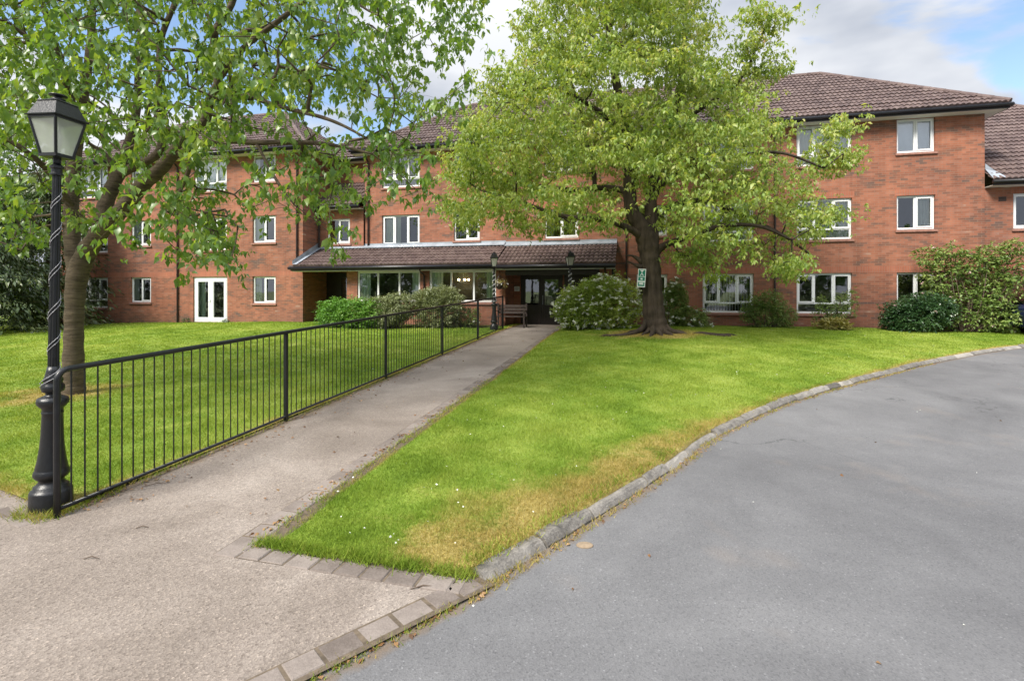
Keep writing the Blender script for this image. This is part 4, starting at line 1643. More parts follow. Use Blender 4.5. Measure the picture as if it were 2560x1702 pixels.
# ------------------------------------------------------------------ street lamps
def street_lamp(loc, H, rot, lean, label, fl_label, pitch, cab_r, bulbs):
    root = empty('street_lamp', loc, 0, label, 'street lamp', 'black lantern lamp posts beside the path')
    root.rotation_euler = (0, lean, 0)
    b = MB()
    b.lathe([(r_ * 0.77, z_) for (r_, z_) in [(0.185, -0.08), (0.185, 0.0), (0.182, 0.165), (0.172, 0.185), (0.150, 0.195), (0.150, 0.215), (0.128, 0.225), (0.108, 0.25), (0.108, 0.265), (0.140, 0.285),
             (0.153, 0.305), (0.153, 0.325), (0.142, 0.345), (0.138, 0.352), (0.138, 0.36), (0.120, 0.43), (0.105, 0.52), (0.096, 0.62), (0.091, 0.74), (0.089, 0.80), (0.094, 0.805), (0.094, 0.815),
             (0.090, 0.82), (0.090, 0.845), (0.110, 0.86), (0.134, 0.885), (0.138, 0.905), (0.130, 0.93), (0.090, 0.945), (0.062, 0.955), (0.062, 0.975), (0.092, 0.985), (0.100, 1.01), (0.098, 1.035),
             (0.080, 1.05), (0.080, 1.065), (0.088, 1.075), (0.075, 1.10), (0.060, 1.15), (0.050, 1.19)]], 28)
    b.build('base', MAT['black_iron'], root, smooth=True)
    zt = H - 0.66
    p = MB()
    nfl = 24
    o = len(p.v)
    for (r, z) in ((0.0385, 1.185), (0.0295, zt)):
        for k in range(nfl):
            t = 2 * math.pi * k / nfl
            rr = r * (1.0 if k % 2 == 0 else 0.88)
            p.v.append((rr * math.cos(t), rr * math.sin(t), z))
    for k in range(nfl):
        p.f.append((k, (k + 1) % nfl, nfl + (k + 1) % nfl, nfl + k))
    p.lathe([(0.030, zt - 0.005), (0.045, zt), (0.045, zt + 0.012), (0.037, zt + 0.02), (0.037, zt + 0.05), (0.047, zt + 0.058), (0.047, zt + 0.075), (0.034, zt + 0.085), (0.022, zt + 0.10), (0.022, zt + 0.16)], 20)
    p.build('pole', MAT['black_iron'], root)
    M = Matrix.Rotation(rot, 4, 'Z')
    z0, z1 = zt + 0.155, zt + 0.455           # bottom and top of the glass
    a0, a1 = 0.070, 0.122
    fr = MB()
    fr.box(-a0 - 0.012, a0 + 0.012, -a0 - 0.012, a0 + 0.012, z0 - 0.012, z0 + 0.008, M)
    for (sx, sy) in ((1, 1), (1, -1), (-1, 1), (-1, -1)):
        fr.tube([M @ Vector((sx * a0, sy * a0, z0)), M @ Vector((sx * a1, sy * a1, z1))], 0.011, 6)
    for k in range(4):
        Mk = M @ Matrix.Rotation(k * math.pi / 2, 4, 'Z')
        fr.box(-a1, a1, -a1 - 0.008, -a1 + 0.008, z1 - 0.012, z1 + 0.004, Mk)
        fr.box(-a0, a0, -a0 - 0.004, -a0 + 0.008, z0, z0 + 0.016, Mk)
    fr.tube([(0, 0, zt + 0.10), (0, 0, z0)], 0.028, 10)
    fr.build('lantern_frame', MAT['black_iron'], root)
    for k in range(4):
        Mk = M @ Matrix.Rotation(k * math.pi / 2, 4, 'Z')
        g_ = MB()
        g_.quad(*[Mk @ Vector(q) for q in ((-a0 + 0.006, -a0, z0 + 0.01), (a0 - 0.006, -a0, z0 + 0.01), (a1 - 0.006, -a1, z1 - 0.01), (-a1 + 0.006, -a1, z1 - 0.01))])
        g_.build('lantern_pane', MAT['lantern_glass'], root)
    rf_ = MB()
    prof = [(a1 + 0.020, z1 + 0.004), (a1 + 0.022, z1 + 0.014), (a1 + 0.010, z1 + 0.018), (a1 - 0.032, z1 + 0.130), (a1 - 0.026, z1 + 0.135), (a1 - 0.034, z1 + 0.143), (0.03, z1 + 0.165)]
    o = 0
    for (a, z) in prof:
        for (sx, sy) in ((-1, -1), (1, -1), (1, 1), (-1, 1)):
            rf_.v.append(tuple(M @ Vector((sx * a, sy * a, z))))
    for i in range(len(prof) - 1):
        for k in range(4):
            rf_.f.append((4 * i + k, 4 * i + (k + 1) % 4, 4 * i + 4 + (k + 1) % 4, 4 * i + 4 + k))
    rf_.f.append((0, 3, 2, 1))
    rf_.f.append(tuple(4 * (len(prof) - 1) + k for k in range(4)))
    rf_.build('lantern_roof', MAT['black_iron'], root)
    fn = MB()
    fn.lathe([(0.05, z1 + 0.16), (0.05, z1 + 0.172), (0.025, z1 + 0.176), (0.025, z1 + 0.19), (0.062, z1 + 0.196), (0.062, z1 + 0.205), (0.02, z1 + 0.212)], 16)
    fn.build('finial', MAT['black_iron'], root, smooth=True)
    bu = MB()
    bu.lathe([(0.018, z0 + 0.01), (0.02, z0 + 0.07), (0.03, z0 + 0.10), (0.036, z0 + 0.15), (0.028, z0 + 0.19), (0.008, z0 + 0.21)], 12)
    bu.build('bulb', MAT['wire'], root, smooth=True)
    # light string wound round the post: a thing of its own
    fl = MB()
    Mt = root.rotation_euler.to_matrix().to_4x4()
    for (ph, zs, ze) in ((0.0, 1.0, zt - 0.03), (0.8, 1.0, zt - 0.05)):
        pts = []
        z = zs
        n = int((ze - zs) / pitch * 22)
        for k in range(n + 1):
            zz = zs + (ze - zs) * k / n
            t = ph + 2 * math.pi * zz / pitch + 0.35 * math.sin(zz * 5)
            if zz < 1.19:
                rr = float(np.interp(zz, [0.3, 0.36, 0.52, 0.8, 0.86, 0.95, 0.96, 1.0, 1.05, 1.1, 1.19], [0.12, 0.11, 0.083, 0.074, 0.1, 0.1, 0.077, 0.081, 0.077, 0.066, 0.041])) + cab_r
            else:
                rr = 0.0385 - 0.009 * (zz - 1.19) / max(0.1, zt - 1.19) + cab_r
            pts.append(Mt @ Vector((rr * math.cos(t), rr * math.sin(t), zz)))
        fl.tube(pts, cab_r, 5)
        for k in range(0, len(pts) - 1, bulbs):
            d = pts[k].copy()
            d.z = 0
            d = d.normalized() if d.length > 1e-6 else Vector((1, 0, 0))
            fl.ball(pts[k] + d * cab_r * 1.6, cab_r * 1.9, 6, 4)
    o = fl.build('fairy_lights', MAT['wire'], smooth=True)
    o.location = loc
    tag(o, fl_label, 'fairy lights', 'white light strings wound round the lamp posts')
    return root


street_lamp((-3.80, 4.22, -0.01), 3.42, R(-53 + 45), R(1.0), 'tall black lamp post with frosted square lantern beside the near railing end',
            'white light string wound round the tall near lamp post', 0.29, 0.0024, 4)
street_lamp((-0.62, 17.75, 0.42), 2.72, R(4), 0, 'black lamp post standing left of the entrance behind the far railing end',
            'white light string wound round the lamp post left of the entrance', 0.15, 0.0075, 3)
street_lamp((1.98, 17.45, 0.44), 2.72, R(12), 0, 'black lamp post rising behind the white flowered bush right of the entrance',
            'white light string wound round the lamp post behind the white flowered bush', 0.15, 0.0075, 3)


# ------------------------------------------------------------------ foliage tools
def leaf_arrays(P, D, L, Wd, fold=0.25, seed=0):
    """five-vertex folded leaves: base points P, directions D"""
    rng = np.random.default_rng(seed)
    n = len(P)
    D = D / (np.linalg.norm(D, axis=1)[:, None] + 1e-9)
    up = rng.normal(size=(n, 3)) * 0.45 + np.array([0, 0, 1.0])
    S = np.cross(D, up)
    S /= (np.linalg.norm(S, axis=1)[:, None] + 1e-9)
    Nn = np.cross(S, D)
    L = np.asarray(L).reshape(-1, 1) * np.ones((n, 1))
    Wd = np.asarray(Wd).reshape(-1, 1) * np.ones((n, 1))
    bend = -0.22 * L * Nn
    b = P
    m = P + D * L * 0.5 - Nn * Wd * fold * 0.0 + Nn * L * 0.05
    tip = P + D * L + bend
    l = P + D * L * 0.48 + S * Wd * 0.5 - Nn * Wd * fold * -1
    r = P + D * L * 0.48 - S * Wd * 0.5 - Nn * Wd * fold * -1
    V = np.stack([b, l, tip, r, m], 1).reshape(-1, 3)
    k = np.arange(n)[:, None] * 5
    F = np.concatenate([k + np.array([[0, 4, 1]]), k + np.array([[1, 4, 2]]), k + np.array([[2, 4, 3]]), k + np.array([[3, 4, 0]])], 1).reshape(-1, 3)
    return V, F


def rosettes(P, n, L, seed, droop=0.5, spread=0.03, ratio=0.48, dirs=None):
    """whorls of n leaves hanging round each point"""
    rng = np.random.default_rng(seed)
    m = len(P)
    base = np.repeat(P, n, axis=0) + rng.normal(size=(m * n, 3)) * spread
    az_ = rng.uniform(0, 2 * np.pi, m)[:, None] + np.arange(n)[None, :] * 2 * np.pi / n + rng.normal(size=(m, n)) * 0.35
    az_ = az_.ravel()
    pit = -droop + rng.normal(size=m * n) * 0.42
    D = np.stack([np.cos(az_) * np.cos(pit), np.sin(az_) * np.cos(pit), np.sin(pit)], 1)
    if dirs is not None:
        D += np.repeat(dirs, n, axis=0)
    ll = L * rng.uniform(0.6, 1.2, m * n) * np.repeat(rng.uniform(0.8, 1.15, m), n)
    return leaf_arrays(base, D, ll, ll * ratio * rng.uniform(0.85, 1.15, m * n), 0.22, seed + 1)


def grow(limbs, targets, seed, step=0.28, r_tip=0.006, sag=0.0, side_pref=0.25):
    """limbs: list of (points, radii). Returns node arrays and edges with radii."""
    rng = np.random.default_rng(seed)
    pos, par, rad, rank = [], [], [], []
    for (pts, rr) in limbs:
        pts = [np.array(p, float) for p in pts]
        d = np.r_[0, np.cumsum([np.linalg.norm(pts[i + 1] - pts[i]) for i in range(len(pts) - 1)])]
        n = max(2, int(d[-1] / 0.22))
        ss = np.linspace(0, d[-1], n)
        A = np.stack([np.interp(ss, d, [p[k] for p in pts]) for k in range(3)], 1)
        rs = np.interp(ss, d, rr)
        for i in range(n):
            pos.append(A[i])
            par.append(len(pos) - 2 if i > 0 else -1)
            rad.append(rs[i])
    n0 = len(pos)
    skel = np.array(pos)
    order = np.argsort([np.min(np.linalg.norm(skel - t, axis=1)) for t in targets])
    ends = []
    P = np.zeros((n0 + len(targets) * 14, 3))
    P[:n0] = skel
    cnt = n0
    zbase = skel[:, 2].min()
    usable = np.zeros(len(P), bool)
    usable[:n0] = (np.array(rad) < 0.17)
    for ti in order:
        t = targets[ti]
        dv = P[:cnt] - t
        cost = np.linalg.norm(dv, axis=1) + side_pref * np.maximum(0, dv[:, 2])
        cost[~usable[:cnt]] += 50
        j = int(np.argmin(cost))
        a = P[j]
        L = np.linalg.norm(t - a)
        k = max(1, min(12, int(round(L / step))))
        mid_ = (a + t) / 2 + rng.normal(size=3) * 0.10 * L + np.array([0, 0, 0.10 * L])
        last = j
        for q in range(1, k + 1):
            s_q = q / k
            p = a * (1 - s_q) ** 2 + 2 * mid_ * s_q * (1 - s_q) + t * s_q ** 2
            P[cnt] = p
            usable[cnt] = True
            par.append(last)
            rad.append(0.0)
            last = cnt
            cnt += 1
        ends.append(last)
    P = P[:cnt]
    load = np.zeros(cnt)
    for e in ends:
        load[e] += 1
    for i in range(cnt - 1, n0 - 1, -1):
        load[par[i]] += load[i]
    rad = np.array(rad)
    rad[n0:] = r_tip * np.maximum(load[n0:], 1) ** 0.47
    for i in range(n0, cnt):
        pr = rad[par[i]]
        rad[i] = min(rad[i], pr * 0.85 if pr > 0 else rad[i])
    return P, np.array(par), rad, n0, ends


def twig_mesh(P, par, rad, n0, sides=4):
    idx = np.arange(n0, len(P))
    A, B = P[par[idx]], P[idx]
    ra = np.where(par[idx] < n0, rad[idx] * 1.25, rad[par[idx]])
    rb = rad[idx]
    d = B - A
    d /= (np.linalg.norm(d, axis=1)[:, None] + 1e-9)
    h = np.where(np.abs(d[:, 2:3]) > 0.9, np.array([[1.0, 0, 0]]), np.array([[0, 0, 1.0]]))
    s1 = np.cross(d, h)
    s1 /= np.linalg.norm(s1, axis=1)[:, None]
    s2 = np.cross(d, s1)
    V = []
    for (C, r) in ((A, ra), (B, rb)):
        for k in range(sides):
            t = 2 * math.pi * k / sides
            V.append(C + (s1 * math.cos(t) + s2 * math.sin(t)) * r[:, None])
    V = np.stack(V, 1).reshape(-1, 3)
    o = np.arange(len(idx))[:, None] * (2 * sides)
    F = []
    for k in range(sides):
        k2 = (k + 1) % sides
        F.append(o + np.array([[k, k2, sides + k2, sides + k]]))
    return V, np.concatenate(F, 1).reshape(-1, 4)


def inside(poly, x, y):
    n = len(poly)
    c = np.zeros(len(x), bool)
    j = n - 1
    for i in range(n):
        xi, yi = poly[i]
        xj, yj = poly[j]
        cond = ((yi > y) != (yj > y)) & (x < (xj - xi) * (y - yi) / (yj - yi + 1e-9) + xi)
        c ^= cond
        j = i
    return c


def ray(x, y, Y):
    return np.stack([Y * (x - 1280) / 1280.0, Y, CAM_H - (y - 727) * Y / 1280.0], 1)


def limb(pts, rr):
    """pts: (x px, y px, distance), rr: radii in px at that distance"""
    A = [tuple(PX(x, y, Y)) for (x, y, Y) in pts]
    rm = [r * p[2] / 1280.0 / math.sqrt(1 + ((p[0] - 1280) / 1280.0) ** 2) for r, p in zip(rr, pts)]
    return (A, rm)


def smooth_limb(pts, rad, n=6):
    C = catmull([(*p, r) for p, r in zip(pts, rad)], n)
    return [Vector(c[:3]) for c in C], [max(0.004, c[3]) for c in C]


def tree(name, label, cat, base, limbs, targets, leaf_n, leaf_L, leaf_mat, bark, seed, per_end=4, end_sigma=0.16, droop=0.55, r_tip=0.006, group=None, roots=None, side_pref=0.25, ratio=0.48, clip=None, flat=0.8):
    root = empty(name, base, 0, label, cat, group)
    b = Vector(base)
    lb = [([tuple(Vector(p) - b) for p in pts], rr) for (pts, rr) in limbs]
    tg = np.array(targets) - np.array(b)
    P, par, rad, n0, ends = grow(lb, tg, seed, r_tip=r_tip, side_pref=side_pref)
    tm = MB()
    for (pts, rr) in lb:
        sp, sr = smooth_limb(pts, rr)
        rng = np.random.default_rng(seed)
        sr = [r * (1 + 0.05 * math.sin(i * 1.7)) for i, r in enumerate(sr)]
        tm.tube(sp, sr, 14 if rr[0] > 0.08 else 8)
    for (pts, rr) in (roots or []):
        sp, sr = smooth_limb([Vector(p) - b for p in pts], rr)
        tm.tube(sp, sr, 8)
    tm.build('trunk', MAT[bark], root, smooth=True)
    V, F = twig_mesh(P, par, rad, n0)
    np_mesh('branches', V, F, MAT[bark], root)
    rng = np.random.default_rng(seed + 5)
    E = P[ends]
    C = np.repeat(E, per_end, axis=0)
    C = C + rng.normal(size=C.shape) * end_sigma * np.array([1, 1, flat])
    C[::per_end] = E
    if clip is not None:
        C = C[clip(C + np.array(b))]
    V, F = rosettes(C, leaf_n, leaf_L, seed + 9, droop, ratio=ratio)
    np_mesh('foliage', V, F, MAT[leaf_mat], root)
    print(name, 'targets', len(tg), 'leaves', len(F) // 4)
    return root


# ------------------------------------------------------------------ the two lawn trees
def sample_crown(poly, n, Yc, half, cx, rx, seed, dens=None, ylim=(0, 99), vmax=None):
    rng = np.random.default_rng(seed)
    poly = np.array(poly, float)
    out = []
    x0, y0 = poly.min(0)
    x1, y1 = poly.max(0)
    tot = 0
    while tot < n:
        x = rng.uniform(x0, x1, 4000)
        y = rng.uniform(y0, y1, 4000)
        k = inside(poly, x, y)
        if dens is not None:
            k &= rng.uniform(size=4000) < dens(x, y)
        x, y = x[k], y[k]
        h = half * np.sqrt(np.maximum(0.12, 1 - ((x - cx) / rx) ** 2))
        Y = Yc + h * np.clip(rng.normal(size=len(x)) * 0.62, -1.1, 1.1)
        Y = np.clip(Y, *ylim)
        p = ray(x, y, Y)
        if vmax is not None:
            p = p[(p[:, 0] * SU + p[:, 1] * CU) < vmax]
        out.append(p)
        tot += len(p)
    return np.concatenate(out)[:n]


L8 = 8.34
cherry_limbs = [
    limb([(181, 1010, L8), (181, 985, L8), (183, 940, L8), (184, 860, L8), (186, 780, L8), (192, 700, L8), (212, 640, L8), (250, 580, 8.25), (284, 545, 8.15), (322, 505, 8.05), (357, 462, 7.95), (400, 424, 7.85), (436, 380, 7.75),
          (465, 342, 7.7), (512, 303, 7.6), (525, 250, 7.5), (545, 200, 7.4), (536, 90, 7.3), (580, 10, 7.2), (620, -120, 7.1)],
         [50, 37, 31, 27, 26, 29, 29, 25, 23, 22, 21, 19, 17, 15, 13, 12, 11, 10, 8, 5]),
    limb([(250, 575, 8.25), (268, 500, 8.3), (297, 432, 8.4), (316, 380, 8.5), (330, 330, 8.6), (343, 265, 8.7), (347, 175, 8.8), (352, 90, 8.9), (344, -20, 9.0), (330, -160, 9.1)], [24, 21, 18, 15, 13, 11, 10, 9, 8, 5]),
    limb([(297, 437, 8.4), (346, 412, 8.3), (391, 388, 8.2), (405, 350, 8.2), (394, 300, 8.3), (397, 230, 8.35), (403, 100, 8.4), (440, 0, 8.4), (470, -120, 8.4)], [14, 13, 12, 11, 10, 9, 8, 7, 4]),
    limb([(425, 392, 7.8), (471, 376, 7.7), (530, 357, 7.6), (583, 352, 7.5), (641, 357, 7.4), (700, 356, 7.3), (790, 358, 7.2), (860, 368, 7.1), (930, 385, 7.0)], [13, 11, 10, 9, 8, 7, 6, 4, 3]),
    limb([(520, 262, 7.55), (553, 243, 7.4), (618, 239, 7.2), (678, 261, 7.0), (732, 275, 6.9), (803, 293, 6.8), (857, 314, 6.7), (915, 345, 6.6)], [9, 8, 7, 7, 6, 5, 4, 3]),
    limb([(641, 357, 7.4), (668, 410, 7.3), (700, 465, 7.2), (735, 512, 7.1)], [5, 4, 4, 2]),
    limb([(192, 700, L8), (182, 620, 8.45), (178, 540, 8.55), (183, 440, 8.65), (196, 330, 8.75), (215, 200, 8.9), (228, 90, 9.0), (233, -60, 9.1)], [25, 23, 21, 19, 16, 13, 11, 8]),
    limb([(196, 330, 8.75), (175, 240, 8.6), (145, 130, 8.4), (110, 20, 8.2), (80, -120, 8.1)], [13, 11, 10, 8, 5]),
    limb([(180, 520, 8.55), (130, 440, 8.2), (80, 390, 7.9), (20, 350, 7.7), (-80, 300, 7.5), (-200, 260, 7.4)], [12, 10, 9, 8, 6, 4]),
    limb([(545, 200, 7.4), (610, 120, 7.2), (700, 50, 7.0), (800, -30, 6.9), (900, -120, 6.8)], [9, 8, 7, 6, 4]),
    limb([(297, 437, 8.4), (262, 385, 8.3), (225, 360, 8.2), (190, 330, 8.0)], [10, 7, 5, 3]),
]
cherry_poly = [(-420, -420), (700, -420), (1000, -300), (1230, -60), (1205, 60), (1190, 150), (1150, 250), (1110, 330), (1075, 390), (1090, 470), (1060, 520), (960, 500), (905, 570), (850, 640), (800, 590), (740, 560), (690, 530),
               (640, 560), (560, 690), (470, 660), (390, 600), (330, 640), (255, 640), (190, 580), (120, 600), (60, 640), (-60, 610), (-420, 560)]


def cherry_dens(x, y):
    d = np.where(y < 330, 0.74, 0.42)
    d = np.where((x > 380) & (x < 600) & (y > 470), 0.66, d)
    d = np.where((x > 600) & (y > 440), 0.36, d)
    d = np.where((x > 690) & (x < 900) & (y > 275) & (y < 370), 0.10, d)
    d = np.where((x > 395) & (x < 470) & (y > 20) & (y < 120), 0.08, d)
    d = np.where((x > 290) & (x < 345) & (y > 150) & (y < 330), 0.20, d)
    d = np.where((x > 1000) & (y < 330), 0.5, d)
    d = np.where((x > 560) & (x < 690) & (y > 380) & (y < 480), 0.15, d)
    d = np.where((x > 210) & (x < 330) & (y > 560), 0.10, d)
    return d


ct = sample_crown(cherry_poly, 1650, 8.2, 3.0, 350, 1000, 3, cherry_dens, (5.6, 11.5))
tree('cherry_tree', 'leafy tree with forked pale trunk and wide open crown behind the near lamp post', 'tree', (*LT_B, 0.12), cherry_limbs, ct, 6, 0.125, 'leaf_cherry', 'bark_cherry', 21,
     per_end=5, end_sigma=0.17, droop=0.9, r_tip=0.0060, ratio=0.50)

TB = (TREE_B[0], TREE_B[1], TREE_Z)
M14 = 14.4
maple_limbs = [
    limb([(1640, 850, M14), (1640, 832, M14), (1637, 805, M14), (1633, 760, M14), (1630, 700, M14), (1625, 650, M14), (1618, 605, M14), (1602, 565, M14), (1580, 530, M14), (1574, 478, M14), (1573, 407, M14), (1562, 330, 14.3), (1548, 250, 14.2), (1532, 150, 14.1), (1520, 40, 14.0), (1512, -120, 14.0)],
         [40, 36, 30, 27, 25, 25, 27, 22, 18, 16, 14, 12, 11, 9, 7, 4]),
    limb([(1624, 630, M14), (1630, 590, M14), (1627, 521, 14.5), (1631, 471, 14.6), (1650, 400, 14.7), (1682, 320, 14.8), (1702, 200, 14.9), (1712, 80, 15.0), (1716, -80, 15.0)], [20, 18, 16, 14, 12, 10, 8, 6, 4]),
    limb([(1640, 630, M14), (1660, 614, 14.3), (1701, 598, 14.1), (1758, 578, 13.9), (1812, 564, 13.7), (1900, 566, 13.5), (1980, 600, 13.4)], [12, 9, 8, 7, 6, 5, 3]),
    limb([(1605, 600, M14), (1587, 580, 14.2), (1540, 558, 13.9), (1487, 547, 13.7), (1433, 544, 13.5), (1380, 533, 13.3), (1300, 505, 13.2), (1200, 475, 13.1)], [10, 9, 8, 7, 6, 5, 4, 2]),
    limb([(1575, 485, M14), (1540, 472, 14.6), (1487, 471, 14.8), (1433, 476, 15.0), (1330, 462, 15.2), (1230, 425, 15.3), (1150, 390, 15.4)], [9, 8, 8, 7, 6, 4, 3]),
    limb([(1628, 500, 14.5), (1676, 438, 14.2), (1740, 418, 14.0), (1840, 392, 13.8), (1950, 382, 13.6), (2060, 420, 13.5)], [9, 7, 6, 5, 4, 3]),
    limb([(1624, 560, M14), (1680, 516, 14.7), (1760, 502, 14.9), (1860, 540, 15.1), (1960, 590, 15.3), (2030, 640, 15.4)], [9, 8, 7, 6, 4, 3]),
    limb([(1487, 471, 14.8), (1484, 430, 14.8), (1470, 370, 14.7), (1450, 280, 14.6), (1420, 180, 14.5), (1400, 90, 14.4)], [6, 6, 5, 5, 4, 2]),
    limb([(1562, 330, 14.3), (1470, 260, 13.9), (1380, 220, 13.6), (1290, 230, 13.4)], [7, 6, 4, 2]),
    limb([(1682, 320, 14.8), (1770, 260, 14.6), (1850, 200, 14.5), (1905, 90, 14.4)], [6, 5, 4, 2]),
    limb([(1606, 655, M14), (1582, 640, M14), (1566, 639, M14)], [9, 3, 2]),
    limb([(1604, 668, M14), (1584, 660, M14), (1568, 653, M14)], [9, 3, 2]),
]
maple_poly = [(1340, -40), (1330, -200), (1450, -330), (1650, -330), (1770, -200), (1790, -40), (1800, 90), (1795, 150), (1850, 180), (1860, 205), (1930, 225), (1965, 290), (1990, 335), (2010, 400), (2085, 420), (2050, 480), (2065, 540),
              (2085, 600), (2060, 650), (2010, 690), (1940, 685), (1890, 650), (1830, 640), (1760, 630), (1700, 625), (1650, 590), (1570, 590), (1500, 600), (1400, 600), (1300, 602), (1190, 575), (1110, 570), (1080, 540), (1090, 500), (1075, 420), (1100, 340), (1140, 290), (1190, 260), (1270, 220), (1285, 150), (1305, 60)]

maple_poly = [(1580 + (x - 1580) * 0.93, 330 + (y - 330) * 0.95) for (x, y) in maple_poly]


def maple_dens(x, y):
    d = np.full(len(x), 0.9)
    d = np.where((y > 425), 0.66, d)
    d = np.where((y > 380) & (x < 1390), 1.0, d)
    d = np.where((x > 1380) & (x < 1570) & (y > 420) & (y < 480), 0.24, d)
    d = np.where((x > 1560) & (x < 1690) & (y > 470), 0.30, d)
    d = np.where((y > 560) & (x < 1850) & (x > 1340), 0.34, d)
    d = np.where((x > 1700) & (y > 440), 0.42, d)
    d = np.where((x > 1850) & (y > 250), 0.45, d)
    return d


mt = sample_crown(maple_poly, 1200, 14.5, 3.6, 1580, 560, 8, maple_dens, (10.8, 18.6), 19.1)
# loose sprays against the sky and drooping twigs
rng = np.random.default_rng(4)
spr = []
for (xa, ya, xb, yb, k) in ((1850, 200, 1900, 20, 16), (1900, 110, 1960, 30, 8), (1860, 190, 1985, 150, 9), (1280, 230, 1225, 170, 7), (1285, 180, 1215, 240, 8), (1340, 80, 1300, 50, 5),
                            (2010, 430, 2115, 300, 14), (2040, 470, 2125, 365, 9), (2000, 560, 2090, 520, 9), (1980, 650, 1960, 700, 8), (1760, 640, 1790, 690, 8), (1690, 620, 1720, 660, 5)):
    t = rng.uniform(0, 1, k)
    xx = xa + (xb - xa) * t + rng.normal(size=k) * 9
    yy = ya + (yb - ya) * t + rng.normal(size=k) * 9
    spr.append(ray(xx, yy, 14.3 + rng.normal(size=k) * 0.25))
mt = np.concatenate([mt] + spr)


def before_wall(P):
    return (P[:, 0] * SU + P[:, 1] * CU) < 19.55


bx, by, bz = TB
roots = []
for (a, L_, r0) in ((200, 1.6, 0.085), (245, 1.1, 0.095), (300, 0.9, 0.11), (335, 1.2, 0.10), (10, 1.3, 0.085), (160, 1.1, 0.08), (60, 0.9, 0.08), (272, 0.9, 0.09), (222, 1.0, 0.07)):
    ca, sa = math.cos(R(a)), math.sin(R(a))
    q = []
    for (f, h) in ((0.18, 0.40), (0.34, 0.16), (0.55, 0.05), (0.8, 0.02), (1.0, -0.03)):
        X, Y = bx + ca * L_ * f * 0.75, by + sa * L_ * f * 0.75
        q.append((X, Y, zlawn(X, Y) + h))
    roots.append((q, [r0, r0 * 0.95, r0 * 0.7, r0 * 0.5, r0 * 0.3]))
for (X0, Y0, X1, Y1) in ((bx + 0.9, by - 0.15, bx + 2.3, by - 0.35), (bx + 1.2, by - 0.35, bx + 2.0, by - 0.55), (bx - 0.6, by - 0.3, bx - 1.7, by - 0.25)):
    q = []
    for k in range(6):
        t = k / 5
        X, Y = X0 + (X1 - X0) * t, Y0 + (Y1 - Y0) * t + 0.05 * math.sin(k * 2)
        q.append((X, Y, zlawn(X, Y) + (0.012 if 0 < k < 5 else -0.05)))
    roots.append((q, [0.03, 0.05, 0.055, 0.05, 0.045, 0.02]))
tree('broadleaf_tree', 'large round crowned light green tree with dark trunk on the right lawn', 'tree', TB, maple_limbs, mt, 6, 0.132, 'leaf_maple', 'bark_dark', 33,
     per_end=18, flat=0.45, end_sigma=0.26, droop=0.7, r_tip=0.006, roots=roots, ratio=0.42, clip=before_wall)

# safety sign on its trunk
sg0 = PX(1604, 695, 14.08)
sg = empty('safety_sign', sg0, R(-14), 'small green and white sign on the trunk of the round crowned tree', 'sign')
sg.rotation_euler = (0, R(4), R(-14))
s_ = MB()
s_.box(-0.105, 0.105, 0.0, 0.012, -0.25, 0.25)
s_.build('panel', MAT['white_sign'], sg)
s_ = MB()
s_.box(-0.088, 0.088, -0.004, 0.0005, 0.045, 0.232)
s_.box(-0.088, 0.088, -0.004, 0.0005, -0.078, 0.030)
s_.box(-0.088, 0.088, -0.004, 0.0005, -0.225, -0.110)
s_.build('green_field', MAT['green_sign'], sg)
s_ = MB()
s_.ball((0.0, -0.006, 0.205), 0.016, 10, 6, (1, 0.25, 1))
for (a, b) in (((0, 0.185), (0, 0.125)), ((0, 0.18), (-0.05, 0.215)), ((0, 0.18), (0.05, 0.215)), ((0, 0.125), (-0.045, 0.062)), ((0, 0.125), (0.045, 0.062))):
    d = Vector((b[0] - a[0], 0, b[1] - a[1]))
    s_.tube([(a[0], -0.006, a[1]), (b[0], -0.006, b[1])], 0.0095, 6)
s_.box(-0.028, 0.028, -0.008, -0.0042, -0.045, -0.005)
s_.box(-0.055, 0.055, -0.008, -0.0042, -0.150, -0.128)
s_.box(-0.055, 0.055, -0.008, -0.0042, -0.182, -0.160)
s_.build('lettering', MAT['white_sign'], sg)


